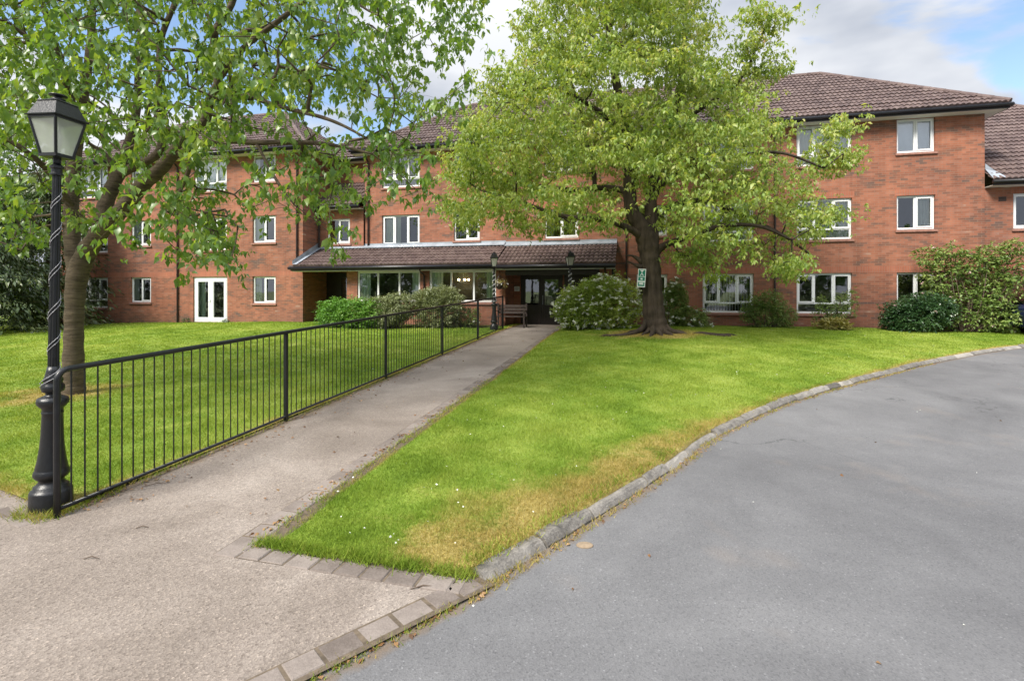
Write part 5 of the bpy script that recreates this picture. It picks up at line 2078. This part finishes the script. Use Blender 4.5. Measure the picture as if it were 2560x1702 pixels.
# ------------------------------------------------------------------ shrubs
def shrub(name, label, cat, base, blobs, n, L, mat, seed, ratio=0.42, whorl=5, droop=0.1, flowers=0, fl_mat='blossom', fl_size=0.09, stems=10, shell=0.55, group=None, full=1.9):
    rng = np.random.default_rng(seed)
    root = empty(name, base, -TH, label, cat, group)
    C, Nr = [], []
    vols = np.array([b[3] * b[4] * b[5] for b in blobs]) ** 0.72
    for b, vol in zip(blobs, vols):
        k = int(full * n * vol / vols.sum())
        d = rng.normal(size=(k, 3))
        d /= np.linalg.norm(d, axis=1)[:, None]
        r = rng.uniform(shell ** 3, 1, k) ** (1 / 3)
        bump_ = 1 + 0.16 * np.sin(d[:, 0] * 7 + seed) * np.sin(d[:, 2] * 6 + seed * 2) + 0.10 * rng.normal(size=k)
        p = d * (r * bump_)[:, None] * np.array(b[3:6]) + np.array(b[0:3])
        k_ = p[:, 2] > 0.02
        C.append(p[k_])
        Nr.append(d[k_])
    C, Nr = np.concatenate(C), np.concatenate(Nr)
    V, F = rosettes(C, whorl, L, seed + 3, droop, 0.02, ratio, Nr * 0.7)
    np_mesh('foliage', V, F, MAT[mat], root)
    st = MB()
    for k in range(stems):
        t = C[rng.integers(len(C))]
        a = Vector((t[0] * 0.25, t[1] * 0.25, -0.05))
        e = Vector(t)
        m_ = (a + e) / 2 + Vector(rng.normal(size=3) * 0.08)
        st.tube([a, m_, e], [0.022, 0.015, 0.006], 6)
    if stems:
        st.build('stems', MAT['stem'], root)
    if flowers:
        out = np.array([i for i in range(len(C))])
        nn = np.linalg.norm((C - C.mean(0)) / (C.std(0) + 1e-6), axis=1)
        cand = out[(Nr[:, 1] < 0.35) & (nn > np.quantile(nn, 0.45))]
        pick = rng.choice(cand, min(flowers, len(cand)), replace=False)
        P = C[pick] + Nr[pick] * 0.05
        V, F = rosettes(P, 8, fl_size, seed + 6, -0.3, 0.015, 0.8, Nr[pick] * 0.6)
        np_mesh('blossoms', V, F, MAT[fl_mat], root)
    return root


def atpx(x, Y, z):
    return (Y * (x - 1280) / 1280.0, Y, z)


ZB = 0.44
shrub('hedge_shrub', 'low rounded bright green shrub before the left lounge window', 'shrub', atpx(868, 18.9, ZB),
      [(-0.4, 0, 0.48, 0.8, 0.62, 0.55), (0.35, 0, 0.50, 0.85, 0.62, 0.58), (1.0, 0.1, 0.52, 0.65, 0.55, 0.52)], 2300, 0.08, 'leaf_hedge', 41, 0.5)
shrub('spreading_shrub', 'spreading grey green shrub between the bright hedge and the tall olive bush', 'shrub', atpx(985, 18.7, ZB),
      [(-0.25, 0, 0.55, 0.75, 0.6, 0.55), (0.2, 0, 0.75, 0.6, 0.5, 0.5), (-0.6, 0, 0.95, 0.5, 0.3, 0.15)], 1500, 0.11, 'leaf_olive', 42, 0.26, 6)
shrub('olive_shrub', 'tall rounded grey olive bush under the right lounge window', 'shrub', atpx(1095, 18.8, ZB),
      [(0, 0, 0.65, 1.0, 0.72, 0.75), (0.25, 0, 1.02, 0.65, 0.5, 0.48), (-0.35, 0, 0.98, 0.6, 0.5, 0.42)], 2500, 0.10, 'leaf_olive', 43, 0.26, 6, -0.4)
shrub('low_plant', 'low dark plant against the brick wall behind the far end of the railing', 'shrub', atpx(1165, 18.9, ZB),
      [(0, 0, 0.35, 0.55, 0.4, 0.4)], 260, 0.08, 'leaf_rhodo', 44, 0.4, flowers=10, fl_size=0.06)
zb = zlawn(*atpx(1500, 16.6, 0)[:2]) - 0.02
shrub('flowering_bush', 'big bush covered in white blossom left of the dark tree trunk', 'bush', atpx(1497, 16.6, zb),
      [(-0.35, 0, 0.75, 1.0, 0.9, 0.8), (0.45, 0.1, 0.85, 1.0, 0.9, 0.85), (-0.9, 0, 0.6, 0.55, 0.6, 0.75), (0.1, 0.1, 1.25, 0.95, 0.7, 0.48)], 2700, 0.085, 'leaf_rhodo_lightened', 45, 0.42, 6, flowers=230, fl_size=0.085, stems=16)
shrub('flowering_bush', 'smaller white flowered bush showing right of the dark tree trunk', 'bush', atpx(1682, 17.4, zb - 0.05),
      [(0, 0, 0.75, 0.55, 0.6, 0.75), (0.1, 0, 1.2, 0.35, 0.4, 0.5), (0.55, 0, 0.35, 0.6, 0.5, 0.4)], 1000, 0.085, 'leaf_rhodo', 46, 0.42, 6, flowers=45, fl_size=0.085)
shrub('rose_bush', 'loose leafy bush against the wall between two three paned ground floor windows', 'bush', atpx(1908, 17.6, 0.50),
      [(0, 0, 0.45, 0.75, 0.4, 0.45), (0.2, 0, 0.95, 0.5, 0.35, 0.40), (-0.35, 0, 0.8, 0.4, 0.3, 0.35), (0.65, 0, 0.45, 0.4, 0.35, 0.4)], 950, 0.075, 'leaf_rhodo', 47, 0.42, 5, shell=0.3, stems=16)
shrub('rose_bush', 'thin upright rose bush before the right three paned ground floor window', 'bush', atpx(2066, 17.3, 0.50),
      [(0, 0, 0.35, 0.5, 0.35, 0.35), (-0.15, 0, 0.85, 0.22, 0.2, 0.3), (0.5, 0, 0.8, 0.22, 0.2, 0.5), (0.75, 0, 0.9, 0.2, 0.2, 0.55), (0.25, 0, 0.6, 0.3, 0.2, 0.35)], 330, 0.075, 'leaf_rhodo', 48, 0.42, 5, shell=0.0, stems=16)
shrub('variegated_plant', 'low yellow leaved plant at the foot of the thin rose bush', 'plant', atpx(2086, 16.8, 0.49),
      [(0, 0, 0.16, 0.5, 0.3, 0.18)], 130, 0.15, 'leaf_yellow', 49, 0.28, 6, -0.4, stems=0)
shrub('dark_shrub', 'low dark glossy shrub left of the tall arching bush', 'shrub', atpx(2290, 16.4, 0.47),
      [(0, 0, 0.55, 0.85, 0.7, 0.6), (0.4, 0.1, 0.75, 0.7, 0.6, 0.5), (-0.45, 0, 0.4, 0.5, 0.5, 0.42)], 1500, 0.10, 'leaf_laurel', 50, 0.42, 6, flowers=6, fl_mat='blossom_pink', fl_size=0.07)
shrub('tall_bush', 'tall spreading olive green bush with bare arching branches at the right wall corner', 'bush', atpx(2412, 16.5, 0.47),
      [(0.1, 0.1, 0.75, 1.15, 0.7, 0.75), (-0.55, 0.15, 1.75, 0.6, 0.55, 0.55), (-0.95, 0.1, 2.45, 0.45, 0.35, 0.32), (-0.35, 0.1, 2.60, 0.42, 0.35, 0.27), (0.25, 0.1, 2.15, 0.65, 0.5, 0.48), (0.75, 0.1, 1.35, 0.75, 0.6, 0.55),
       (0.75, 0.1, 2.45, 0.5, 0.4, 0.36), (1.3, 0.1, 2.0, 0.6, 0.4, 0.6), (0.95, 0, 0.45, 0.65, 0.6, 0.42), (1.5, 0.1, 2.72, 0.45, 0.3, 0.27), (-0.75, 0.1, 1.05, 0.4, 0.4, 0.35)],
      1750, 0.13, 'leaf_rhodo', 51, 0.42, 6, flowers=9, fl_mat='blossom_pink', fl_size=0.07, stems=60, shell=0.25, full=1.15)
# small plants in the beds
shrub('low_plant', 'low leafy plant at the wall right of the tree trunk base', 'plant', atpx(1752, 18.0, 0.48), [(0, 0, 0.2, 0.45, 0.25, 0.25)], 110, 0.07, 'leaf_olive', 52, 0.35, 5, stems=6)
shrub('low_plant', 'low dark tuft beside the left white french door', 'plant', (*W(uA[1] - 1.05, VA - 0.25)[:2], 0.30), [(0, 0, 0.1, 0.22, 0.15, 0.16)], 60, 0.06, 'leaf_laurel', 53, 0.4, 5, stems=0)
shrub('low_plant', 'low dark tuft beside the right white french door', 'plant', (*W(uA[1] + 1.12, VA - 0.25)[:2], 0.33), [(0, 0, 0.08, 0.2, 0.15, 0.13)], 50, 0.06, 'leaf_laurel', 54, 0.4, 5, stems=0)
# flowers of the hanging basket
for (nm, mt_, n_, sd) in (('foliage', 'leaf_yellow', 60, 60), ('blossoms', 'blossom', 22, 61)):
    rg = np.random.default_rng(sd)
    q = rg.normal(size=(n_, 3)) * np.array([0.13, 0.13, 0.08]) + np.array([0, -0.30, 0.34])
    V, F = rosettes(q, 5, 0.06, sd, 0.2, 0.015, 0.5)
    np_mesh(nm, V, F, MAT[mt_], hb)


# ------------------------------------------------------------------ trees at the far left
def far_tree(name, label, loc, h, blobs, n, L, mat, seed, whorl=5, droop=0.5, ratio=0.5):
    rng = np.random.default_rng(seed)
    root = empty(name, loc, 0, label, 'tree', 'trees beyond the left lawn')
    t = MB()
    t.tube([(0, 0, -0.3), (0.05, 0, h * 0.35), (0.0, 0.1, h * 0.75)], [0.26, 0.2, 0.08], 9)
    for k in range(7):
        a = rng.uniform(0, 6.28)
        z = h * rng.uniform(0.25, 0.6)
        rr = rng.uniform(1.0, 2.2)
        t.tube([(0, 0, z), (rr * 0.5 * math.cos(a), rr * 0.5 * math.sin(a), z + 0.8), (rr * math.cos(a), rr * math.sin(a), z + 1.3)], [0.09, 0.06, 0.02], 6)
    t.build('trunk', MAT['bark_dark'], root, smooth=True)
    C, Nr = [], []
    vols = np.array([b[3] * b[4] * b[5] for b in blobs]) ** 0.7
    for b, vol in zip(blobs, vols):
        k = int(n * vol / vols.sum())
        d = rng.normal(size=(k, 3))
        d /= np.linalg.norm(d, axis=1)[:, None]
        r = rng.uniform(0.25, 1, k) ** (1 / 3)
        p = d * (r * (1 + 0.2 * np.sin(d[:, 0] * 6) * np.sin(d[:, 2] * 7) + 0.08 * rng.normal(size=k)))[:, None] * np.array(b[3:6]) + np.array(b[:3])
        C.append(p)
        Nr.append(d)
    C, Nr = np.concatenate(C), np.concatenate(Nr)
    V, F = rosettes(C, whorl, L, seed + 1, droop, 0.05, ratio, Nr * 0.4)
    np_mesh('foliage', V, F, MAT[mat], root)


def conifer(label, loc, h, r, seed, n=11):
    rng = np.random.default_rng(seed)
    root = empty('conifer_tree', loc, 0, label, 'tree', 'trees beyond the left lawn')
    t = MB()
    t.tube([(0, 0, -0.3), (0, 0, h * 0.5), (0, 0, h)], [0.2, 0.13, 0.02], 8)
    P, D = [], []
    z = 0.35
    while z < h - 0.2:
        rr = r * (1 - (z / h) ** 1.4) * rng.uniform(0.75, 1.15)
        for k in range(n):
            a = rng.uniform(0, 6.28)
            e = np.array([rr * math.cos(a), rr * math.sin(a), 0])
            m = int(26 + 24 * rr)
            s = rng.uniform(0.15, 1, m) ** 0.7
            q = e[None, :] * s[:, None]
            q[:, 2] = z + 0.35 * s - 0.75 * s ** 2.2
            q += rng.normal(size=q.shape) * np.array([0.22, 0.22, 0.06]) * (0.4 + s[:, None])
            P.append(q)
            dd = np.repeat(e[None, :] / (rr + 1e-6), m, 0) + rng.normal(size=(m, 3)) * 0.45
            dd[:, 2] -= 0.75 * s
            D.append(dd)
        z += rng.uniform(0.26, 0.42)
    t.build('trunk', MAT['bark_dark'], root)
    P, D = np.concatenate(P), np.concatenate(D)
    ll = rng.uniform(0.14, 0.30, len(P))
    V, F = leaf_arrays(P, D, ll, ll * 0.28, 0.15, seed)
    np_mesh('foliage', V, F, MAT['leaf_conifer'], root)


conifer('dark drooping conifer at the left edge of the photo beyond the lawn', (-20.0, 19.6, 0.15), 6.4, 3.0, 71)
conifer('dark conifer just left of the brick wing behind the leafy tree trunk', (-20.6, 22.8, 0.15), 7.5, 2.4, 72)
conifer('tall dark conifer standing behind the drooping one at the far left', (-25.2, 23.5, 0.1), 8.5, 3.2, 73)
far_tree('broadleaf_tree', 'tall green tree rising behind the dark conifers at the far left', (-26.0, 27.0, 0.0), 11.0,
         [(0, 0, 7.5, 3.6, 3.0, 3.4), (1.8, 0, 6.0, 2.4, 2.2, 2.2), (-2.0, 0, 6.4, 2.6, 2.2, 2.6)], 2600, 0.26, 'leaf_wood', 74)
far_tree('broadleaf_tree', 'mid green tree leaning over the conifers at the left edge', (-23.0, 18.6, 0.1), 9.0,
         [(0, 0, 6.6, 2.8, 2.4, 2.4), (1.4, -0.5, 5.4, 1.8, 1.6, 1.5)], 1900, 0.22, 'leaf_wood', 75)

# woodland across the road behind the camera: only seen mirrored in the panes
rg = np.random.default_rng(80)
q = []
for k in range(17):
    cx, cy, h = -46 + 6.0 * k + rg.uniform(-1.5, 1.5), -21 + rg.uniform(-3, 3), rg.uniform(7, 10.5)
    m = 260
    d = rg.normal(size=(m, 3))
    d /= np.linalg.norm(d, axis=1)[:, None]
    q.append(d * np.array([3.4, 2.4, h * 0.48]) * (rg.uniform(0.2, 1, m) ** 0.4)[:, None] + np.array([cx, cy, h * 0.5]))
V, F = rosettes(np.concatenate(q), 5, 0.75, 81, 0.4, 0.3, 0.6)
tag(np_mesh('woodland', V, F, MAT['leaf_wood']), kind='stuff')

# ------------------------------------------------------------------ bench by the entrance
bn_ = empty('bench', W(-4.55, 18.62, 0.42), -TH, 'dark wooden bench against the brick pier left of the entrance door', 'bench')
for k in range(4):
    b = MB()
    b.box(-0.58, 0.58, -0.26 + k * 0.115, -0.26 + k * 0.115 + 0.095, 0.41, 0.435)
    b.build('seat_slat', MAT['bench_wood'], bn_)
for k in range(3):
    b = MB()
    b.box(-0.58, 0.58, 0.235 + 0.015 * k, 0.26 + 0.015 * k, 0.52 + k * 0.12, 0.61 + k * 0.12)
    b.build('back_slat', MAT['bench_wood'], bn_)
for sx in (-0.55, 0.55):
    for sy in (-0.24, 0.21):
        b = MB()
        b.box(sx - 0.028, sx + 0.028, sy - 0.028, sy + 0.028, -0.02, 0.409 if sy < 0 else 0.90)
        if sy < 0:
            b.box(sx - 0.026, sx + 0.026, sy - 0.026, sy + 0.026, 0.436, 0.61)
        b.build('leg', MAT['bench_wood'], bn_)
    b = MB()
    b.box(sx - 0.035, sx + 0.035, -0.28, 0.18, 0.612, 0.642)
    b.build('armrest', MAT['bench_wood'], bn_)

# ------------------------------------------------------------------ dark car at the right wall
MAT['car_paint'] = m_plain('dark_blue_car_paint', (0.012, 0.018, 0.05), 0.22, 0.1, 3)
MAT['tyre'] = m_plain('tyre_rubber', (0.02, 0.02, 0.02), 0.8, 0.1, 20)
MAT['red_lens'] = m_plain('red_lamp_lens', (0.25, 0.01, 0.01), 0.2, 0.1, 5)
car = empty('parked_car', W(13.55, 19.2, 0.40), -TH, 'dark blue parked car partly hidden by the tall bush at the right edge', 'car')
prof = [(-2.02, 0.30), (-2.08, 0.62), (-2.05, 0.86), (-1.86, 0.98), (-1.55, 1.40), (-1.20, 1.47), (0.25, 1.47), (0.55, 1.40), (1.20, 0.98), (1.85, 0.88), (2.05, 0.72), (2.08, 0.45), (2.02, 0.28)]
cb = MB()
hw = [0.80, 0.83, 0.84, 0.80, 0.64, 0.60, 0.60, 0.62, 0.78, 0.80, 0.78, 0.80, 0.78]
o = 0
for s1 in (-1, -0.86, 0.86, 1):
    for (x, z), h_ in zip(prof, hw):
        ins = 1.0 if abs(s1) == 1 else 1.0
        k = 0.97 if abs(s1) == 1 else 1.0
        cb.v.append((x * (0.985 if abs(s1) == 1 else 1.0), s1 * h_, 0.28 + (z - 0.28) * k))
m_ = len(prof)
for r in range(3):
    for i in range(m_):
        i2 = (i + 1) % m_
        cb.f.append((r * m_ + i, r * m_ + i2, (r + 1) * m_ + i2, (r + 1) * m_ + i))
cb.f.append(tuple(range(m_)))
cb.f.append(tuple(3 * m_ + i for i in range(m_))[::-1])
cb.build('body', MAT['car_paint'], car)
for (x, s1) in ((-1.30, -1), (-1.30, 1), (1.28, -1), (1.28, 1)):
    M = Matrix.Translation((x, s1 * 0.70, 0.31)) @ Matrix.Rotation(math.pi / 2, 4, 'X')
    wh = MB()
    wh.lathe([(0.20, -0.10), (0.29, -0.105), (0.312, -0.08), (0.312, 0.08), (0.29, 0.105), (0.20, 0.10)], 22, M=M)
    wo = wh.build('wheel', MAT['tyre'], car, smooth=True)
    rm = MB()
    rm.lathe([(0.03, -0.112), (0.19, -0.107), (0.195, -0.09), (0.195, 0.09), (0.19, 0.107), (0.03, 0.112)], 18, M=M)
    rm.build('rim', MAT['lead'], wo)
for s1 in (-1, 1):
    gw = MB()
    yb_, yt_ = s1 * 0.805, s1 * 0.655
    gw.add([(-1.62, yb_ * 0.99, 1.0), (1.02, yb_ * 0.985, 1.0), (0.46, yt_, 1.385), (-1.42, yt_, 1.385)], [(0, 1, 2, 3)])
    gw.build('side_window', MAT['glass'], car)
gw = MB()
gw.add([(-1.885, -0.68, 1.0), (-1.885, 0.68, 1.0), (-1.585, 0.55, 1.385), (-1.585, -0.55, 1.385)], [(0, 3, 2, 1)])
gw.build('rear_window', MAT['glass'], car)
for s1 in (-1, 1):
    tl_ = MB()
    tl_.box(-2.095, -2.03, s1 * 0.72 - 0.09, s1 * 0.72 + 0.09, 0.66, 0.86)
    tl_.build('tail_light', MAT['red_lens'], car)

# ------------------------------------------------------------------ grass blades on the lawns
def grass_on(lawn, nu_, nv_, count, seed, dmax=13.0, xr=(-8, 9)):
    V0, DR = lawn
    rg = np.random.default_rng(seed)
    idx = np.arange(nu_ * nv_).reshape(nu_, nv_)
    a, b, c, d = idx[:-1, :-1].ravel(), idx[1:, :-1].ravel(), idx[1:, 1:].ravel(), idx[:-1, 1:].ravel()
    ctr = (V0[a] + V0[b] + V0[c] + V0[d]) / 4
    area = np.linalg.norm(np.cross(V0[c] - V0[a], V0[d] - V0[b]), axis=1) / 2
    dist = np.linalg.norm(ctr[:, :2], axis=1)
    vis = (np.abs(ctr[:, 0]) < ctr[:, 1] * 1.45 + 0.8) & (dist < dmax)
    w = area * np.minimum(1, (4.0 / dist) ** 1.55) * vis
    w /= w.sum()
    k = rg.choice(len(w), count, p=w)
    p, q = rg.uniform(size=count)[:, None], rg.uniform(size=count)[:, None]
    P = (V0[a[k]] * (1 - p) + V0[b[k]] * p) * (1 - q) + (V0[d[k]] * (1 - p) + V0[c[k]] * p) * q
    dr = (DR[a[k]] * (1 - p[:, 0]) + DR[b[k]] * p[:, 0]) * (1 - q[:, 0]) + (DR[d[k]] * (1 - p[:, 0]) + DR[c[k]] * p[:, 0]) * q[:, 0]
    dd = np.linalg.norm(P[:, :2], axis=1)
    clump = np.sin(P[:, 0] * 5.1 + 1.3 * np.sin(P[:, 1] * 3.7)) * np.sin(P[:, 1] * 4.3 + P[:, 0])
    h = rg.uniform(0.018, 0.046, count) * (1 + 0.35 * clump)
    wd = 0.0046 * np.maximum(1, dd / 4.5) * rg.uniform(0.7, 1.3, count)
    az_ = rg.uniform(0, 2 * np.pi, count)
    ln = rg.uniform(0.2, 1.1, count) * h
    la = rg.uniform(0, 2 * np.pi, count)
    S = np.stack([np.cos(az_), np.sin(az_), 0 * az_], 1) * wd[:, None] * 0.5
    P[:, 2] -= 0.006
    tip = P + np.stack([np.cos(la) * ln, np.sin(la) * ln, h], 1)
    V = np.stack([P - S, P + S, tip], 1).reshape(-1, 3)
    F = np.arange(count * 3).reshape(-1, 3)
    return np_mesh('grass', V, F, MAT['grass'], attrs={'dry': np.repeat(dr, 3)})


tag(grass_on(LAWN_R, NS, NT_, 350000, 91, 24.0), label='short mown grass on the right lawn', cat='grass', kind='stuff')
tag(grass_on(LAWN_L, NI, NJ, 400000, 92, 30.0), label='short mown grass on the left lawn', cat='grass', kind='stuff')

# longer tufts over the kerb, the edging and round the lamp foot
rg = np.random.default_rng(95)
P, DV, dr, hh = [], [], [], []


def tuft(x, y, z, n, h, dry, spread=0.05):
    for _ in range(n):
        P.append((x + rg.normal() * spread, y + rg.normal() * spread, z))
        dr.append(dry + rg.normal() * 0.3)
        hh.append(h * rg.uniform(0.5, 1.3))


for k in range(900):
    s = KERB_LEN * rg.uniform(0, 0.62) ** 1.5
    p = kpt(s)
    tq = kpt(min(s + 0.05, KERB_LEN)) - p
    tq /= np.linalg.norm(tq) + 1e-9
    nn = np.array([-tq[1], tq[0]])
    zz = road_z(*p)
    if rg.uniform() < 0.30:
        q = p - nn * rg.uniform(0, 0.06)
        tuft(q[0], q[1], zz, 9, 0.034, 0.95, 0.03)
    else:
        q = p + nn * rg.uniform(0.10, 0.18)
        tuft(q[0], q[1], zz + 0.092, 8, 0.04, rg.choice([0.2, 0.8]), 0.04)
for k in range(260):
    v = rg.uniform(3.0, 9)
    q = W(-2.58 + rg.normal() * 0.015, v)
    tuft(q.x, q.y, g(-2.58, v) + 0.02, 6, 0.035, 0.55, 0.03)
for k in range(260):
    t = rg.uniform()
    q = W(-2.60, 3.10) * (1 - t) + Vector((-0.26, 3.19, 0)) * t
    tuft(q.x, q.y, 0.018, 10, 0.055, -0.15, 0.035)
for k in range(130):
    a = rg.uniform(0, 6.28)
    tuft(-3.80 + 0.20 * math.cos(a), 4.22 + 0.20 * math.sin(a), 0.0, 7, 0.06, 0.55, 0.035)
for k in range(420):
    v = 3.0 + 8 * rg.uniform() ** 1.5
    q = W(RAIL_U - 0.02 + rg.normal() * 0.03, v)
    tuft(q.x, q.y, g(RAIL_U, v) + 0.015, 6, 0.05, 0.45, 0.035)
for k in range(200):
    u = RAIL_U - 3 * rg.uniform() ** 1.3
    v = 3.16 + 0.225 * (RAIL_U - u) * 1.03
    q = W(u, v)
    tuft(q.x, q.y, 0.015, 7, 0.045, 0.7, 0.04)
for k in range(150):
    t = rg.uniform(0, 3.2)
    q = np.array([-0.15, 3.085]) - np.array(rd) * t + np.array([0.03, -0.03]) * abs(rg.normal()) * 0.4
    tuft(q[0], q[1], 0.0, 7, 0.028, 0.5, 0.022)
P, dr, hh = np.array(P), np.array(dr), np.array(hh)
n = len(P)
a1 = rg.uniform(0, 6.28, n)
S = np.stack([np.cos(a1), np.sin(a1), 0 * a1], 1) * 0.0034
a2 = rg.uniform(0, 6.28, n)
tip = P + np.stack([np.cos(a2) * hh * 0.8, np.sin(a2) * hh * 0.8, hh], 1)
V = np.stack([P - S, P + S, tip], 1).reshape(-1, 3)
tag(np_mesh('grass_tufts', V, np.arange(3 * n).reshape(-1, 3), MAT['grass'], attrs={'dry': np.repeat(dr, 3)}), label='longer dry grass tufts along the kerb and path edges', cat='grass', kind='stuff')

# ------------------------------------------------------------------ litter
def scatter(name, label, pts, L, mat, seed, ratio=0.6):
    rg_ = np.random.default_rng(seed)
    pts = np.array(pts)
    a = rg_.uniform(0, 6.28, len(pts))
    D = np.stack([np.cos(a), np.sin(a), rg_.normal(size=len(pts)) * 0.15], 1)
    ll = L * rg_.uniform(0.5, 1.3, len(pts))
    V, F = leaf_arrays(pts, D, ll, ll * ratio, 0.1, seed)
    tag(np_mesh(name, V, F, MAT[mat]), label=label, cat='litter', kind='stuff')


rg = np.random.default_rng(101)
pts, tuft_q = [], []
for k in range(900):
    v = 3.2 + 14 * rg.uniform() ** 1.2
    u = RAIL_U + 0.02 + abs(rg.normal()) * 0.2 if rg.uniform() < 0.5 else -2.63 - abs(rg.normal()) * 0.05
    if rg.uniform() < 0.12:
        u = rg.uniform(RAIL_U, -2.6)
    pts.append(tuple(W(u, v, g(u, v) + 0.026)))
for k in range(260):
    s = KERB_LEN * rg.uniform(0, 0.5)
    p = kpt(s)
    tq = kpt(min(s + 0.05, KERB_LEN)) - p
    tq /= np.linalg.norm(tq) + 1e-9
    q = p - np.array([-tq[1], tq[0]]) * abs(rg.normal()) * 0.05
    pts.append((q[0], q[1], road_z(*p) + 0.008))
for k in range(240):
    t = rg.uniform(0, 3.2)
    q = np.array([-0.155, 3.09]) - np.array(rd) * t + np.array([0.03, -0.03]) * abs(rg.normal()) * 0.6
    pts.append((q[0], q[1], 0.008))
    if k % 2 == 0:
        tuft_q.append(q)
for k in range(26):
    X, Y = rg.uniform(-0.5, 9), rg.uniform(2.0, 10)
    if Y < np.interp(X, KERB[:, 0], KERB[:, 1]) - 0.4:
        pts.append((X, Y, road_z(X, Y) + 0.006))
scatter('leaf_litter', 'scattered brown leaf bits along the path and kerb edges', pts, 0.034, 'litter', 102)
pts = []
for k in range(260):
    i = rg.integers(len(LAWN_R[0]))
    p = LAWN_R[0][i]
    pts.append((p[0] + rg.normal() * 0.1, p[1] + rg.normal() * 0.1, p[2] + 0.03))
for k in range(150):
    i = rg.integers(len(LAWN_L[0]))
    p = LAWN_L[0][i]
    pts.append((p[0] + rg.normal() * 0.1, p[1] + rg.normal() * 0.1, p[2] + 0.03))
for k in range(70):
    X, Y = rg.uniform(-3, 12), rg.uniform(2.2, 12)
    ky = np.interp(X, KERB[:, 0], KERB[:, 1])
    if Y < ky - 0.3:
        pts.append((X, Y, road_z(X, Y) + (0.022 if X < -0.6 else 0.006)))
scatter('fallen_petals', 'tiny fallen white petals strewn over lawn and tarmac', pts, 0.019, 'petal', 103, 0.8)
# twigs lying on the path
for (x, y, ln, a, lb) in ((742, 1410, 0.10, 0.5, None), (1058, 1470, 0.15, 0.25, 'short dark curved twig lying by the corner pavers'), (230, 1397, 0.10, 0.2, 'short dark twig on the apron below the lamp post'),
                          (357, 1320, 0.09, 0.3, 'small dark twig on the path mouth below the railing'), (392, 1218, 0.22, 0.55, 'pale bare twig lying on the path beside the railing foot')):
    if lb is None:
        continue
    Y = 1.79 * 1280 / (y - 727)
    p = PX(x, y, Y)
    tw = MB()
    c, s = math.cos(a), math.sin(a)
    tw.tube([(-c * ln / 2, -s * ln / 2, 0.0), (0, 0, 0.012), (c * ln / 2, s * ln / 2 - 0.015, 0.002)], [0.003, 0.0042, 0.002], 6)
    o = tw.build('twig', MAT['stem'])
    o.location = (p.x, p.y, max(0.0, g(*UV(p.x, p.y))) + 0.017)
    tag(o, lb, 'twig')
# flat stone in the road
Ys = 1.8 * 1280 / (1363 - 727)
ps = PX(1462, 1363, Ys)
stn = MB()
stn.ball((0, 0, 0), 0.062, 16, 8, (1.0, 0.75, 0.22))
bm2 = stn.build('stone', MAT['kerb'], smooth=True)
bm2.location = (ps.x, ps.y, 0.002)
MAT['pale_stone'] = m_plain('pale_brown_stone', (0.24, 0.18, 0.12), 0.9, 0.2, 30)
bm2.data.materials[0] = MAT['pale_stone']
tag(bm2, 'flat pale brown stone pressed into the tarmac near the kerb', 'stone')
